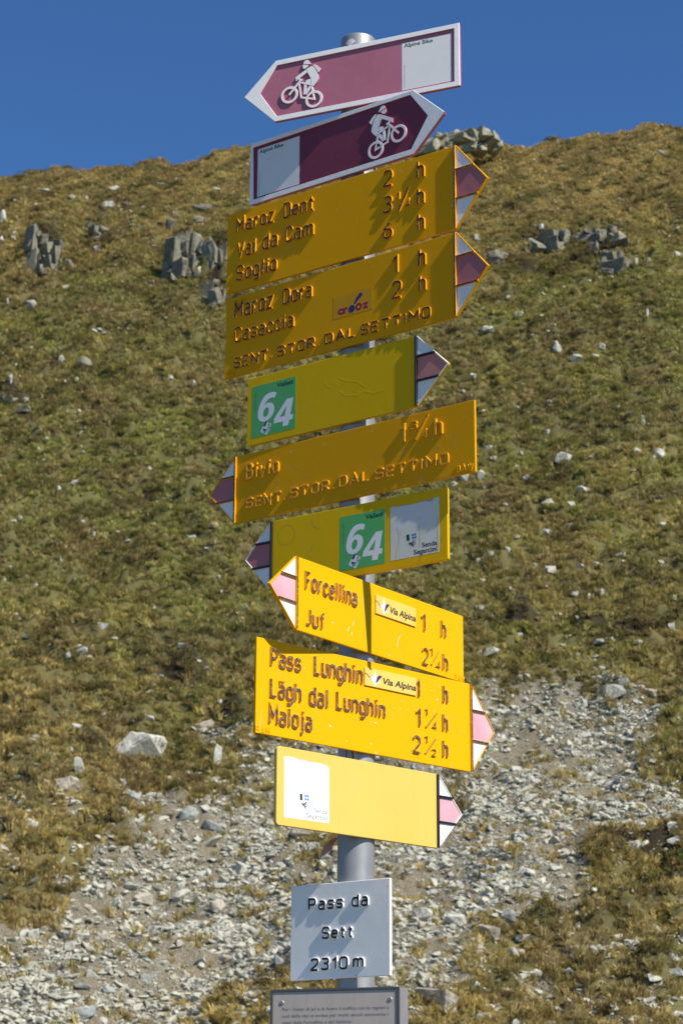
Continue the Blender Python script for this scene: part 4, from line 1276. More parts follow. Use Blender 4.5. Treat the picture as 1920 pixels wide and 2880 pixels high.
# ------------------------------------------------------------------ plates
Y0 = -0.036
PH = math.radians
PLATES = dict(  # yaw, s0, s1, z0, z1
 A=(22.56, -0.1468, 0.2063, 1.8106, 1.9331), B=(35.25, -0.2148, 0.1422, 1.6795, 1.8021), C=(34.9, -0.2632, 0.2257, 1.5162, 1.6714),
 D=(36.2, -0.2670, 0.2285, 1.3556, 1.5085), E=(35.42, -0.2110, 0.1460, 1.2166, 1.3423), F=(36.1, -0.2357, 0.2610, 1.0809, 1.2039),
 G=(33.8, -0.1501, 0.1997, 0.9457, 1.0685), H=(-53.5, -0.2096, 0.2640, 0.8176, 0.9372), I=(-43.6, -0.2493, 0.2332, 0.6518, 0.8038),
 J=(-43.4, -0.2031, 0.1502, 0.5149, 0.6379), K=(35.0, -0.1024, 0.0896, 0.2957, 0.4455))
TIP = dict(A=-0.2088, B=0.2062, C=0.2903, D=0.2935, E=0.2107, F=-0.2952, G=-0.2069, H=-0.2775, I=0.2920, J=0.2093)
def plate_root(k, label, cat='direction sign'):
    yaw, s0, s1, z0, z1 = PLATES[k]
    e = empty('hiking_sign' if k not in 'ABK' else ('bike_sign' if k in 'AB' else 'altitude_plaque'), (0, 0, 0), -PH(yaw))
    tag(e, label, cat)
    clamp((z0 + z1) / 2 + (z1 - z0) * 0.25, 0, post)
    clamp((z0 + z1) / 2 - (z1 - z0) * 0.25, 0, post)
    return e

def outline(k, inset=0.0, rad=0.0, tiprad=0.0):
    _, s0, s1, z0, z1 = PLATES[k]
    zm = (z0 + z1) / 2
    i = inset
    if k not in TIP: P = [(s0 + i, z0 + i, rad), (s1 - i, z0 + i, rad), (s1 - i, z1 - i, rad), (s0 + i, z1 - i, rad)]
    elif TIP[k] > s1:
        t = TIP[k]; a = math.atan2((z1 - z0) / 2, t - s1)
        P = [(s0 + i, z0 + i, rad), (s1 - i * .4, z0 + i, tiprad), (t - i / math.sin(a), zm, tiprad), (s1 - i * .4, z1 - i, tiprad), (s0 + i, z1 - i, rad)]
    else:
        t = TIP[k]; a = math.atan2((z1 - z0) / 2, s0 - t)
        P = [(t + i / math.sin(a), zm, tiprad), (s0 + i * .4, z0 + i, tiprad), (s1 - i, z0 + i, rad), (s1 - i, z1 - i, rad), (s0 + i * .4, z1 - i, tiprad)]
    return P

def hiking_sign(k, label, body, red, rib, ribside, rimcol, thick=0.005, rad=0.0, letter=None, wm=1.0):
    root = plate_root(k, label)
    yaw, s0, s1, z0, z1 = PLATES[k]
    t = TIP[k]
    right = t > s1
    sb = s1 if right else s0
    zm = (z0 + z1) / 2
    H = z1 - z0
    board = obj('board', prism([(p.x, p.y) for p in arc_path(outline(k, 0, rad, 0.002 if not rad else 0.004), True)], Y0, Y0 + thick), body, root)
    zr = (z0 + 0.70 * H, z0 + 0.355 * H)
    def slant(z): return sb + (t - sb) * (1 - abs(z - zm) / (H / 2))
    sg = 1 if right else -1
    ins = 0.0022
    ia = ins / math.sin(math.atan2(H / 2, abs(t - sb)))
    rw = 0.0016
    # three coloured fields between the ribs
    x_in = sb + sg * 0.0022
    def field(zlo, zhi, mat, nm):
        pts = [(x_in, zlo), ]
        zs = [zlo] + ([zm] if zlo < zm < zhi else []) + [zhi]
        edge = [(slant(z) - sg * ia, z) for z in zs]
        edge = [(e[0] if (e[0] - x_in) * sg > 0.0006 else x_in + sg * 0.0006, e[1]) for e in edge]
        pts = [(x_in, zlo)] + edge + [(x_in, zhi)]
        if not right: pts = pts[::-1]
        bm = bmesh.new()
        poly_relief(bm, pts, 0.0004, 0.0, Y0 - 0.00002, 0, 0, 0.0001)
        return obj(nm, bm, mat, root)
    field(zr[0] + rw, z1 - 0.0035, P_FIELD, 'white_field')
    field(zr[1] + rw, zr[0] - rw, red, 'red_field')
    field(z0 + 0.0035, zr[1] - rw, P_FIELD, 'white_field')
    # raised ribs: one upright, two across
    bm = bmesh.new()
    stroke(bm, [Vector((sb, z0 + 0.001)), Vector((sb, z1 - 0.001))], rw, 0.0040, 0, y0=Y0)
    for i, z in enumerate(zr):
        stroke(bm, [Vector((sb + sg * 0.001, z)), Vector((slant(z) - sg * 0.001, z))], rw, 0.0036 - 0.0002 * i, 0, y0=Y0)
    obj('rib', bm, [ribside, rib], root)
    # thin raised rim round the arrow head
    bm = bmesh.new()
    stroke(bm, [Vector((sb + sg * 0.002, z0 + 0.0017)), Vector((t - sg * 0.0022, zm)), Vector((sb + sg * 0.002, z1 - 0.0017))], 0.0009, 0.0015, 0, y0=Y0)
    obj('rim', bm, [rimcol, rimcol], root)
    if letter:
        n = 0
        for (kk, txt, a, b, zz, cap_) in WORDS:
            if kk != k: continue
            bm = bmesh.new()
            small = txt in ('BAW', 'B')
            emboss(bm, txt, a, b, zz, cap_ if not small else 0.0115, 0.0012 if small else (0.0033 if cap_ > 0.024 or txt == '/' else 0.0026), wmul=(0.75 if small else (0.62 if txt == '/' else wm)))
            obj('lettering', bm, [body, body if small else letter], root)
    return root

def emblem(root, parent, c, ang, s, full=True, mono=False):
    """cantonal arms: black and white bar, quartered blue and yellow cross, black ibex below"""
    y = Y0 - 0.0003
    bm = bmesh.new()
    ca, sa = math.cos(ang), math.sin(ang)
    def T(pts): return [(c[0] + (x * ca - z * sa) * s, c[1] + (x * sa + z * ca) * s) for x, z in pts]
    if full: flat_poly(bm, T([(-.5, -.62), (.5, -.62), (.5, .62), (-.5, .62)]), y + 0.0001, 0)
    flat_poly(bm, T([(-.46, .08), (-.2, .08), (-.2, .62), (-.46, .62)]), y, 1)
    for x0, z0, m in ((.06, .36, 2), (.30, .10, 2), (.06, .10, 3), (.30, .36, 3)):
        flat_poly(bm, T(rects(x0, z0, x0 + .17, z0 + .19)), y, 2 if mono else m)
    # ibex
    for L, w in (([(-.3, -.12), (-.1, -.22), (.05, -.16)], .05), ([(.05, -.16), (.2, -.05)], .05), ([(-.05, -.2), (.02, -.42), (.15, -.56)], .045), ([(-.05, -.25), (-.22, -.42)], .035),
                 ([(.08, -.2), (.3, -.26), (.36, -.4)], .03), ([(.18, -.05), (.32, -.02), (.38, -.14)], .02), ([(-.12, -.2), (-.32, -.3)], .025), ([(.0, -.3), (.24, -.42)], .03)):
        P = T(L)
        flat_line(bm, P, w * s, y - 0.00005 * (1 + L[0][0]), 1)
    return obj('emblem', bm, [P_PRINT_W, P_PRINT_K, P_BLUE, P_YPRINT], parent)

def sticker(root, pts, mat, h=0.00015):
    bm = bmesh.new()
    poly_relief(bm, pts, h, 0, Y0 - 0.00003, 0, 0, 0.0001)
    return obj('sticker', bm, mat, root)

def via_sett(root, x0, z0, x1, z1):
    """green route sticker with the number 64; x0..x1, z0..z1 on the plate"""
    st = sticker(root, [(p.x, p.y) for p in arc_path([(x0, z0, .001), (x1, z0, .002), (x1, z1, .002), (x0, z1, .001)], True)], P_GREEN)
    y = Y0 - 0.00024
    W, H = x1 - x0, z1 - z0
    bm = bmesh.new()
    text_mesh(bm, 'ViaSett', x0 + W * .57, x1 - W * .05, z1 - H * .125, H * 0.085, y, 0, bold=0.022)
    text_mesh(bm, 'La Svizzera a piedi', x0 + W * .085, x0 + W * .085 + H * .37, z0 + H * .50, H * .022, y, 0, rot=math.pi / 2)
    obj('lettering', bm, P_PRINT_K, st)
    q = lambda pts: [((p[0] + .2005) / .0958 * W + x0, (p[1] - 1.2294) / .0964 * H + z0) for p in pts]
    bm = bmesh.new()
    # figure six: a heavy slanted bowl and a sweeping upper arm
    c = Vector((-.1687, 1.2728)); 
    outer = [(-.1465, 1.3037), (-.1500, 1.3065), (-.1573, 1.3074), (-.1640, 1.3070), (-.1693, 1.3052), (-.1750, 1.3010), (-.1795, 1.2950), (-.1835, 1.2880), (-.1862, 1.2790), (-.1872, 1.2700), (-.1860, 1.2630),
             (-.1825, 1.2585), (-.1770, 1.2560), (-.1700, 1.2556), (-.1640, 1.2572), (-.1580, 1.2610), (-.1535, 1.2665), (-.1510, 1.2730), (-.1510, 1.2790), (-.1535, 1.2845), (-.1580, 1.2880), (-.1640, 1.2893), (-.1690, 1.2882), (-.1732, 1.2850)]
    inner6 = [(-.1703, 1.2905), (-.1670, 1.2945), (-.1620, 1.2968), (-.1560, 1.2972), (-.1505, 1.2955)]
    # build as strips: arm and ring
    arm_o = q(outer[:8]); arm_i = q([(-.1505, 1.2955), (-.1530, 1.2965), (-.1570, 1.2972), (-.1615, 1.2968), (-.1650, 1.2955), (-.1685, 1.2925), (-.1712, 1.2890), (-.1732, 1.2850)])
    A = [bm.verts.new((p[0], y, p[1])) for p in arm_o]; B = [bm.verts.new((p[0], y, p[1])) for p in arm_i]
    for i in range(7): bm.faces.new((A[i], A[i + 1], B[i + 1], B[i]))
    ro = q(outer[7:24]); n = len(ro)
    hc = Vector(q([(-.1692, 1.2722)])[0])
    inn = []
    for i, p in enumerate(ro):
        a = math.atan2(p[1] - hc.y, p[0] - hc.x)
        inn.append((hc.x + math.cos(a) * .0060 * W / .0958 + math.sin(a) * .0016, hc.y + math.sin(a) * .0088 * H / .0964))
    A = [bm.verts.new((p[0], y - .00002, p[1])) for p in ro]; B = [bm.verts.new((p[0], y - .00002, p[1])) for p in inn]
    for i in range(n):
        j = (i + 1) % n
        bm.faces.new((A[i], A[j], B[j], B[i]))
    # figure four
    P4 = q([(-.1236, 1.2878), (-.1098, 1.2876), (-.1161, 1.2568), (-.1099, 1.2568), (-.1112, 1.2475), (-.1183, 1.2475), (-.1205, 1.2383), (-.1327, 1.2383), (-.1313, 1.2475), (-.1523, 1.2475), (-.1508, 1.2568)])
    h4 = q([(-.1242, 1.2755), (-.1283, 1.2568), (-.1389, 1.2568)])
    V = [bm.verts.new((p[0], y, p[1])) for p in P4]; Hh = [bm.verts.new((p[0], y, p[1])) for p in h4]
    for f in ((V[0], V[1], Hh[0]), (V[1], V[2], Hh[1], Hh[0]), (V[0], Hh[0], Hh[2], V[10]), (V[10], Hh[2], Hh[1], V[8], V[9]), (V[2], V[3], V[4], V[5], V[8], Hh[1]), (V[5], V[6], V[7], V[8])):
        bm.faces.new(f)
    obj('number_print', bm, P_PRINT_W, st)
    e = q([(-.1687, 1.2427)])[0]
    emblem(root, st, e, -0.52, 0.0165)
    return st

# A: upper bike sign
def bike_sign(k, label, panel, sidemat, mirror, cx, cz):
    root = plate_root(k, label)
    yaw, s0, s1, z0, z1 = PLATES[k]
    t = TIP[k]
    zm = (z0 + z1) / 2
    back = obj('board', prism([(p.x, p.y) for p in arc_path(outline(k, 0.0003, 0.004, 0.003), True)], Y0 + 0.003, Y0 + 0.0085, 0.0008), [sidemat], root)
    # recessed panel floor is the board's face; the rim stands 3 mm proud of it
    O = outline(k, 0)
    if k == 'A': I = [(-0.1770, zm + .0005), (-0.1430, z0 + .0100), (0.1958, z0 + .0095), (0.1967, z1 - .0090), (-0.1440, z1 - .0100)]
    else: I = [(-0.2060, z0 + .0090), (0.1368, z0 + .0100), (0.1721, zm + .003), (0.1360, z1 - .0075), (-0.2085, z1 - .0090)]
    bm = bmesh.new()
    n = 5
    def ring(pts, y): return [bm.verts.new((p[0], y, p[1])) for p in pts]
    cc = Vector((sum(p[0] for p in O) / 5, sum(p[1] for p in O) / 5))
    def grow(pts, e):
        out = []
        for i in range(n):
            a, b, c = Vector(pts[i - 1][:2]), Vector(pts[i][:2]), Vector(pts[(i + 1) % n][:2])
            d1, d2 = (b - a).normalized(), (c - b).normalized()
            n1, n2 = Vector((d1.y, -d1.x)), Vector((d2.y, -d2.x))
            m = (n1 + n2).normalized()
            out.append(b + m * e / m.dot(n1))
        return out
    r0 = ring(grow(O, 0), Y0 + 0.0033); r1 = ring(grow(O, 0), Y0 + 0.0007); r2 = ring(grow(O, -0.0007), Y0)
    r3 = ring(grow(I, 0.0005), Y0); r4 = ring(grow(I, 0.0), Y0 + 0.0005); r5 = ring(grow(I, -0.0002), Y0 + 0.00302)
    for a, b, m in ((r0, r1, 1), (r1, r2, 0), (r2, r3, 0), (r3, r4, 0), (r4, r5, 1)):
        for i in range(n):
            f = bm.faces.new((a[i], a[(i + 1) % n], b[(i + 1) % n], b[i])); f.material_index = m
    obj('rim', bm, [P_WHITE, sidemat], root)
    yb = Y0 + 0.003
    bm = bmesh.new()
    flat_poly(bm, [(p[0], p[1]) for p in grow(I, -0.0001)], yb - 0.0001, 0)
    obj('panel', bm, [panel], root)
    # white sticker with its print
    X = (0.0976, 0.1905, 1.8235, 1.9172) if k == 'A' else (-0.1995, -0.1048, 1.6922, 1.7875)
    bm = bmesh.new()
    poly_relief(bm, rects(X[0], X[2], X[1], X[3]), 0.00015, 0, yb - 0.0001, 0, 0, 0.0001)
    st = obj('sticker', bm, [P_STICK_W], root)
    bm = bmesh.new()
    text_mesh(bm, 'Alpine Bike', X[0] + .004, X[0] + .058, X[3] - .0098, .0078, yb - .0003, 0, bold=0.022)
    text_mesh(bm, 'Mountainbikeland Schweiz', X[0] + .0052, X[0] + .051, X[2] + .004, .0018, yb - .0003, 0, rot=math.pi / 2)
    obj('lettering', bm, [P_DKGREEN], st)
    # rider and bicycle in relief
    sg = -1 if mirror else 1
    T = lambda pts: [(sg * p[0] + cx, p[1] + cz) for p in (pts if not mirror else pts[::-1])]
    parts = {'rider_relief': bmesh.new(), 'bicycle_relief': bmesh.new()}
    B = parts['bicycle_relief']; Rr = parts['rider_relief']
    hh = 0.0031
    def S(bm, pts, w, i=0, closed=False): stroke(bm, [Vector(p) for p in T(pts)], w, hh - 0.00005 * i, 0, closed, yb, 0.0001, 0.0004)
    for i, (c, r) in enumerate((((-0.1186, 1.8582), .0143), ((-0.0705, 1.8404), .0143))):
        S(B, [(c[0] + r * math.cos(a * math.pi / 18), c[1] + r * math.sin(a * math.pi / 18)) for a in range(36)], .0025, i, True)
    for i, L in enumerate(([(-0.1193, 1.8584), (-0.0957, 1.8850)], [(-0.1005, 1.8867), (-0.0932, 1.8828)], [(-0.0967, 1.8788), (-0.0738, 1.8697)],
                           [(-0.0999, 1.8776), (-0.0953, 1.8486), (-0.0700, 1.8407), (-0.0749, 1.867)], [(-0.085, 1.8454), (-0.0737, 1.8581)])):
        S(B, L, .0019 if i else .0021, i + 2)
    for i, L in enumerate((([(-0.1057, 1.888), (-0.0806, 1.9026)], .0035), ([(-0.0682, 1.8797), (-0.086, 1.8769)], .0045), ([(-0.087, 1.8774), (-0.0885, 1.8536)], .0031),
                           ([(-0.0735, 1.8719), (-0.0875, 1.8537)], .0031), ([(-0.1066, 1.8876), (-0.1034, 1.8880)], .0040))):
        S(Rr, L[0], L[1], i + 7)
    for i, P in enumerate(([(-0.0841, 1.9046), (-0.0763, 1.9081), (-0.0713, 1.9049), (-0.067, 1.8981), (-0.0626, 1.8877), (-0.0611, 1.8787), (-0.0646, 1.8729), (-0.0717, 1.8657), (-0.0767, 1.8696), (-0.0756, 1.8745), (-0.0772, 1.8835), (-0.0841, 1.897)],
                           [(-0.0924, 1.9152), (-0.09, 1.9205), (-0.0843, 1.9222), (-0.0807, 1.9196), (-0.076, 1.911), (-0.0799, 1.9118)],
                           [(-0.0924, 1.9140), (-0.0813, 1.9110), (-0.082, 1.9086), (-0.0856, 1.9057), (-0.0891, 1.9039), (-0.0927, 1.9065), (-0.0935, 1.9114)],
                           [(-0.0731, 1.9089), (-0.0699, 1.91), (-0.0642, 1.9063), (-0.056, 1.8973), (-0.0619, 1.8912), (-0.067, 1.9003)])):
        P = T(P)
        if mirror != (k == 'B' and False): pass
        area = sum(P[i][0] * P[(i + 1) % len(P)][1] - P[(i + 1) % len(P)][0] * P[i][1] for i in range(len(P)))
        if area < 0: P = P[::-1]
        poly_relief(Rr, P, hh - 0.00005 * i - .0001, 0, yb, 1, 0, 0.0004)
    for nm, b in parts.items():
        obj(nm, b, [P_WHITE if False else sidemat, P_WHITE], root)
    return root
P_SIDE_A = flat('burgundy_edge', (0.55, 0.13, 0.20), 0.4)
bike_sign('A', 'faded pink mountain bike arrow sign pointing left at the top of the pole', P_MAROON, P_SIDE_A, False, 0, 0)
bike_sign('B', 'dark burgundy mountain bike arrow sign pointing right, second from the top', P_MAROON_D, P_SIDE_A, True, -0.0074, -0.1306)

hiking_sign('C', 'yellow arrow sign to Maroz Dent, Val da Cam and Soglio', P_YEL, P_RED, K_LINE, P_YEL, P_YEL, letter=K_BLACK)
D = hiking_sign('D', 'yellow arrow sign to Maroz Dora and Casaccia with a small crooz sticker', P_YEL, P_RED, K_LINE, P_YEL, P_YEL, letter=K_BLACK)
E = hiking_sign('E', 'lemon yellow arrow sign pointing right with one green 64 sticker', P_YEL2, P_SALMON, K_SOLID, K_SOLID, P_FIELD, 0.0065, 0.007)
Fs = hiking_sign('F', 'yellow arrow sign to Bivio pointing left with rubbed out black lettering', P_YEL, P_RED, K_LINE, P_YEL, P_YEL, letter=K_WORN)
G = hiking_sign('G', 'lemon yellow arrow sign pointing left with a green 64 sticker and a torn white sticker', P_YEL2, P_RED, K_SOLID, K_SOLID, P_FIELD, 0.0065, 0.004)
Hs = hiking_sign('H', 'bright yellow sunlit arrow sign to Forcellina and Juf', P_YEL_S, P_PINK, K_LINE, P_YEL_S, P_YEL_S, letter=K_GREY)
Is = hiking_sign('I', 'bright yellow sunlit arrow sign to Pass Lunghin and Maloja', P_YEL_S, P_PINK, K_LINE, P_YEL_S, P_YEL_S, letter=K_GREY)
Js = hiking_sign('J', 'pale bleached yellow arrow sign with a white Senda Segantini sticker', P_PALE, P_PINK, K_SOLID, K_SOLID, P_FIELD, 0.0065, 0.006)

via_sett(E, -0.2005, 1.2294, -0.1047, 1.3250)
via_sett(G, -0.0098, 0.9583, 0.0798, 1.0518)

def senda(root, pts, mat, xr, zb1, zb2, x1, x2, cap_, prmat, side, emb, bold=0.02, ghost=False):
    st = sticker(root, pts, mat)
    y = Y0 - 0.00024
    bm = bmesh.new()
    text_mesh(bm, 'Senda', x1, xr, zb1, cap_, y, 0, bold=bold)
    text_mesh(bm, 'Segantini', x2, xr, zb2, cap_, y, 0, bold=bold)
    obj('lettering', bm, prmat, st)
    bm = bmesh.new()
    text_mesh(bm, 'Wanderland Schweiz', side[0], side[0] + side[2], side[1], .0017, y, 0, rot=math.pi / 2)
    obj('side_print', bm, P_GREYT, st)
    if ghost:
        bm = bmesh.new()
        text_mesh(bm, '35', .0960, .1700, 1.0130, .036, y + .00002, 0, bold=0.05, shear=0.2)
        obj('number_print', bm, P_GHOST, st)
    emblem(root, st, emb, 0.10 if ghost else 0.05, 0.0195, full=False, mono=True)
    return st
stG = senda(G, [(.0900, .9603), (.1828, .9612), (.1838, .9625), (.1845, .992), (.1842, 1.0549), (.1760, 1.0540), (.1680, 1.0480), (.1600, 1.0515), (.1350, 1.0505), (.1080, 1.0508), (.0930, 1.0528), (.0900, 1.0500)],
            P_STICK_F, .1798, .9738, .9640, .1511, .1351, .0083, P_PRINT_K, (.1812, .984, .036), (.1315, .9885), 0.022, True)
bm = bmesh.new()
for L in ([(.1027, 1.0171), (.1045, 1.009), (.1052, 1.0015)], [(.1098, 1.0088), (.1065, .990), (.0985, .9591)], [(.139, 1.0218), (.1435, 1.013), (.1474, 1.0036), (.1468, .985), (.1447, .9731)],
          [(.1790, .988), (.1812, .981), (.1815, .970)], [(.1670, .973), (.1655, .965), (.1670, .9612)]):
    flat_line(bm, L, .0004, Y0 - .0003, 0)
obj('tear', bm, P_YPRINT, stG)
bm = bmesh.new()
for L in ([(.1898, .9861), (.188, .981), (.1872, .976)], [(.149, .9609), (.1462, .955), (.144, .9468)], [(-.068, 1.06), (-.066, 1.048), (-.056, 1.040), (-.048, 1.041)], [(-.064, 1.012), (-.069, 1.002)]):
    flat_line(bm, L, .0003, Y0 - .00015, 0)
flat_line(bm, [(-.1199 + .0175 * math.cos(a * math.pi / 20), 1.039 + .0175 * math.sin(a * math.pi / 20)) for a in range(40)], .0003, Y0 - .00012, 0, True)
obj('scratch', bm, P_SCR, G)
senda(Js, [(-.1869, .5283), (-.0924, .5291), (-.0932, .6120), (-.0945, .6170), (-.0990, .6200), (-.1050, .6195), (-.1085, .6215), (-.1300, .6205), (-.1560, .6212), (-.1700, .6235), (-.1884, .6231)],
      P_STICK_L, -.0961, .5425, .5325, -.1247, -.1412, .0082, P_GREYT, (-.0950, .555, .033), (-.1455, .557), 0.004)

# scuffs and dents
def scuffs(root, lines, w, mat, name='scratch'):
    bm = bmesh.new()
    for i, L in enumerate(lines): flat_line(bm, [(p[0], p[1]) for p in L], w * (0.7 + 0.6 * ((i * 7) % 5) / 5), Y0 - .00012 - .00001 * i, 0)
    return obj(name, bm, mat, root)
def dents(root, lines, w, mat):
    for L in lines:
        bm = bmesh.new()
        stroke(bm, arc_path([(p[0], p[1], .004) for p in L]), w, 0.00009, y0=Y0, flare=0.0016, cut=0.00003)
        obj('dent', bm, mat, root)
P_BARE = flat('bare_metal_scratch', (0.34, 0.32, 0.29), 0.5)
P_CHIP = flat('pale_chip', (0.80, 0.70, 0.50), 0.5)
scuffs(Fs, [[(0.2192, 1.1531), (0.22, 1.1284)], [(0.2451, 1.1756), (0.2443, 1.1708)], [(0.191, 1.1391), (0.1894, 1.1328)], [(0.0702, 1.1516), (0.0663, 1.1431)], [(0.1236, 1.151), (0.1174, 1.1323)], [(0.2545, 1.1883), (0.254, 1.177)], [(0.2039, 1.1562), (0.2076, 1.1505)], [(-0.0767, 1.1398), (-0.0774, 1.1348)], [(0.2317, 1.1472), (0.2343, 1.1444)]], .0004, P_BARE)
scuffs(Hs, [[(0.0752, 0.8663), (0.0691, 0.8576), (0.0641, 0.8419)], [(-0.0567, 0.8614), (-0.0591, 0.8537)], [(-0.0698, 0.85), (-0.0731, 0.8422)], [(-0.0614, 0.8431), (-0.0632, 0.837)], [(-0.1125, 0.8493), (-0.1143, 0.8467)], [(0.0394, 0.8253), (0.0443, 0.8239)]], .0007, P_CHIP)
scuffs(Is, [[(-0.002, 0.6697), (-0.0005, 0.6663)], [(0.0063, 0.7045), (0.0101, 0.7032)], [(-0.0941, 0.6852), (-0.0897, 0.6837)], [(0.1513, 0.7654), (0.1545, 0.7625)], [(0.0082, 0.6565), (0.0101, 0.6526)], [(-0.0573, 0.6654), (-0.0551, 0.6641)]], .0009, P_CHIP)
dents(E, [[(-0.0422, 1.3013), (-0.0383, 1.2922), (-0.0306, 1.2865)], [(-0.0134, 1.3017), (-0.002, 1.2942), (0.0246, 1.2868), (0.0416, 1.2733)], [(-0.0114, 1.2781), (-0.0018, 1.2679), (0.0247, 1.2616), (0.0416, 1.2658), (0.0584, 1.2583), (0.0807, 1.2601)]], .0006, P_YEL2)
scuffs(E, [[(0.1046, 1.2356), (0.1019, 1.2185)]], .0004, P_BARE)
# crooz sticker on D
st = sticker(D, rects(-.0252, 1.4120, .0583, 1.4525), paint('aged_sticker', (0.66, 0.30, 0.002), (0.62, 0.285, 0.003), 0.25, 0.0, spec=0.2))
y = Y0 - 0.00024
bm = bmesh.new()
text_mesh(bm, 'cr', -.0153, .0062, 1.4182, .0150, y, 0, bold=0.05)
text_mesh(bm, 'z', .0375, .0494, 1.4172, .0152, y, 0, bold=0.05)
P = [(.0290 + .0050 * math.cos(a * math.pi / 16), 1.4228 + .0050 * math.sin(a * math.pi / 16)) for a in range(32)]
flat_line(bm, P, .0020, y, 0, True)
P = [(.0143 + .0048 * math.cos(a * math.pi / 16), 1.4226 + .0048 * math.sin(a * math.pi / 16)) for a in range(32)]
flat_line(bm, P, .0021, y - .0001, 1, True)
flat_poly(bm, [(.0143 + .0034 * math.cos(a * math.pi / 8), 1.4226 + .0034 * math.sin(a * math.pi / 8)) for a in range(16)], y - .00005, 1)
flat_poly(bm, [(.0192, 1.4302), (.0215, 1.4288), (.0250, 1.4335), (.0375, 1.4434), (.0350, 1.4468), (.0318, 1.4490), (.0240, 1.4410), (.0188, 1.4322)], y, 1)
obj('lettering', bm, [P_RUBY, P_NAVY], st)

# small raised route plates on H and I
def via_alpina(root, x0, z0, x1, z1):
    bm = prism(rects(x0, z0, x1, z1), Y0 - 0.0025, Y0 - 0.00005, 0.0004)
    o = obj('route_plate', bm, P_VIA, root)
    W, H = x1 - x0, z1 - z0
    yy = Y0 - 0.0026
    bm = bmesh.new()
    text_mesh(bm, 'Via Alpina', x0 + W * .345, x1 - W * .005, z0 + H * .27, H * .36, yy, 0, bold=0.028, shear=0.2)
    q = lambda pts: [(x0 + W * a, z0 + H * b) for a, b in pts]
    flat_poly(bm, q([(.195, .98), (.16, .60), (.07, .40), (.135, .34), (.20, .02), (.235, .40)]), yy, 1)
    flat_poly(bm, q([(.33, .66), (.285, .72), (.235, .60), (.20, .22), (.235, .30), (.27, .47)]), yy - .0001, 2)
    flat_poly(bm, q([(.22, .18), (.31, .30), (.26, .34), (.235, .28)]), yy, 1)
    flat_line(bm, q([(-.01, .68), (.05, .60), (.12, .38)]), .0009, yy - .0001, 3)
    obj('lettering', bm, [P_PRINT_K, P_PRINT_W, P_NAVY, flat('rust_streak', (0.30, 0.10, 0.04), 0.6)], o)
via_alpina(Hs, .0016, .8875, .1165, .9196)
via_alpina(Is, -.0178, .7622, .1006, .7922)

# ---- white altitude plaque
root = plate_root('K', 'white square plaque reading Pass da Sett 2310 m', 'plaque')
_, s0, s1, z0, z1 = PLATES['K']
obj('board', prism(rects(s0, z0, s1, z1), Y0, Y0 + 0.006, 0.0009), paint('white_plaque_enamel', (0.95, 0.90, 0.83), (0.89, 0.84, 0.77), 0.4, 0.05, (0.12, 0.11, 0.11), 0.25), root)
for (kk, txt, a, b, zz, cap_) in WORDS:
    if kk == 'K':
        bm = bmesh.new()
        emboss(bm, txt, a, b, zz, {'da': .0212, 'm': .0212}.get(txt, cap_ + .0008), 0.0028, wmul=1.2)
        obj('lettering', bm, [P_WHITE, K_SOLID], root)

# ---- information panel at the bottom: a dark box with an engraved metal sheet
ip = empty('information_panel', (0, 0, -0.06), -PH(19.0))
tag(ip, 'grey metal information panel with engraved Italian text in a dark frame under the plaque', 'information board')
zo = 0.06
X0, X1, ZB, ZTt = -0.1217, 0.0904, -0.06, 0.2787
YF = -0.058
def bxm(x0, x1, y0, y1, z0, z1, bev=0.0006):
    return prism([(x0, z0 + zo), (x1, z0 + zo), (x1, z1 + zo), (x0, z1 + zo)], y0, y1, bev)
obj('box', bxm(X0 + .0001, X1 - .0001, YF + .0045, YF + .046, ZB, ZTt - .0001, .001), P_ALU, ip)
fw = 0.0042
for x0, x1, z0, z1 in ((X0, X1, ZTt - fw, ZTt), (X0, X1, ZB, ZB + fw), (X0, X0 + fw, ZB + fw, ZTt - fw), (X1 - fw, X1, ZB + fw, ZTt - fw)):
    obj('frame_strip', bxm(x0, x1, YF, YF + .0044, z0, z1, .0005), P_DARKFRAME, ip)
sheet = obj('engraved_sheet', bxm(X0 + fw, X1 - fw, YF + .0018, YF + .0043, ZB + fw, ZTt - fw, 0), steel('engraved_sheet_metal', (0.42, 0.355, 0.30), (0.48, 0.41, 0.35), 0.42, 0.25, 30), ip)
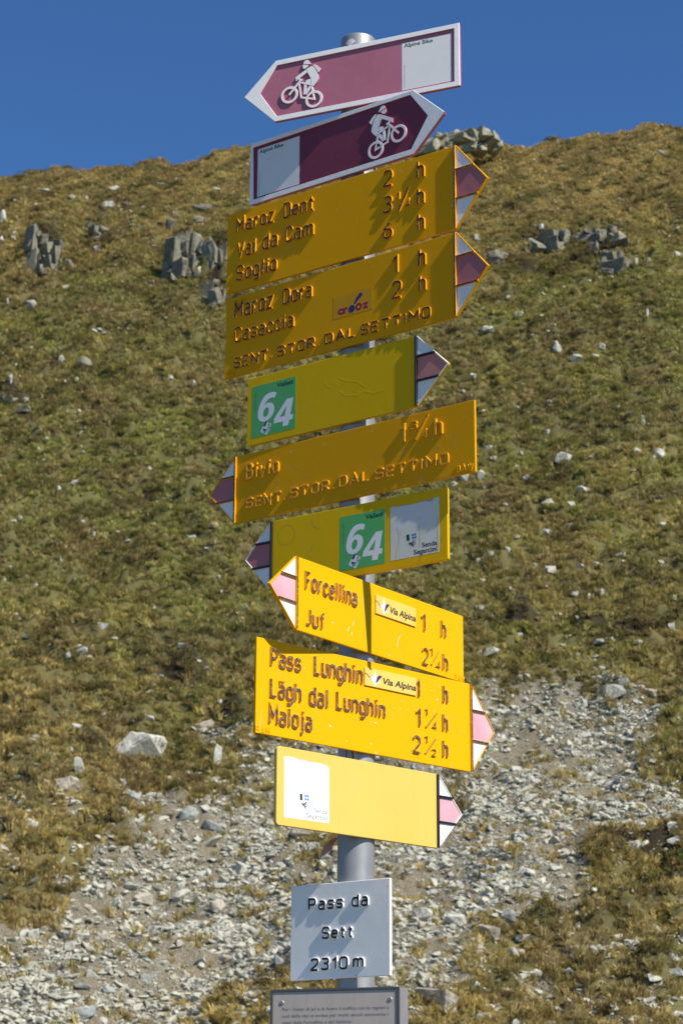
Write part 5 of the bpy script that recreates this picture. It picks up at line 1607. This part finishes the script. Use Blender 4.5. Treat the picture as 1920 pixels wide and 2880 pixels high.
for cx_, cz_ in ((-.1025, .2585), (.0755, .2600), (-.1025, -.040), (.0755, -.040)):
    bm = bmesh.new()
    prev = None
    yt = YF + .0018
    for r, yv in ((.0038, yt), (.0036, yt - .0008), (.0026, yt - .0016), (.0015, yt - .0018), (.0013, yt - .0007), (0.0, yt - .0007)):
        ring = [bm.verts.new((cx_ + r * math.cos(a * math.pi / 12), yv, cz_ + zo + r * math.sin(a * math.pi / 12))) for a in range(24)] if r else [bm.verts.new((cx_, yv, cz_ + zo))]
        if prev:
            for i in range(24):
                bm.faces.new((prev[i], prev[(i + 1) % 24], ring[(i + 1) % 24], ring[i]) if len(ring) > 1 else (prev[i], prev[(i + 1) % 24], ring[0]))
        prev = ring
    bmesh.ops.recalc_face_normals(bm, faces=bm.faces)
    obj('screw', bm, P_STEEL, ip)
bm = bmesh.new()
LINES = ['Per i Valser di Juf e di Avers il traffico con le regioni a', 'sud delle alpi si svolse per molti secoli attraverso i', 'passi della Forcellina e del Settimo.']
for i, (ln, xr) in enumerate(zip(LINES, (.0733, .0726, .0141))):
    text_mesh(bm, ln, -.1015, xr, .2455 - i * .0100 + zo, .0052, YF + .0016, 0)
obj('lettering', bm, [flat('dark_grey_print', (0.13, 0.12, 0.125), 0.6)], sheet)  # panel text as flat dark grey print
for i, c in enumerate(sorted([o for o in post.children if o.name.startswith('clamp')], key=lambda o: o.name)): pass

# ---- faded end of marker tape that hangs behind the pole
tp = empty('marker_tape', (-0.036, 0.02, 0.46))
tag(tp, 'faded red and grey end of marker tape curling out behind the pole', 'tape')
def tape(name, a, b, mat):
    bm = bmesh.new()
    prev = None
    for i in range(13):
        s = i / 12
        x = 0.006 - 0.021 * s - 0.003 * math.sin(s * 3.1)
        z = 0.065 - 0.030 * s ** 1.3
        yy = 0.006 * math.sin(s * 4)
        c0 = bm.verts.new((x + a * (1 - .3 * s), yy, z + a * .5)); c1 = bm.verts.new((x + b * (1 - .3 * s), yy + .004, z + b * .5))
        if prev: bm.faces.new((prev[0], prev[1], c1, c0))
        prev = (c0, c1)
    return obj(name, bm, mat, tp, True)
tape('red_band', -0.006, 0.013, flat('tape_red', (0.72, 0.34, 0.31), 0.6))
tape('grey_band', -0.011, -0.0061, flat('tape_grey', (0.55, 0.50, 0.45), 0.6))
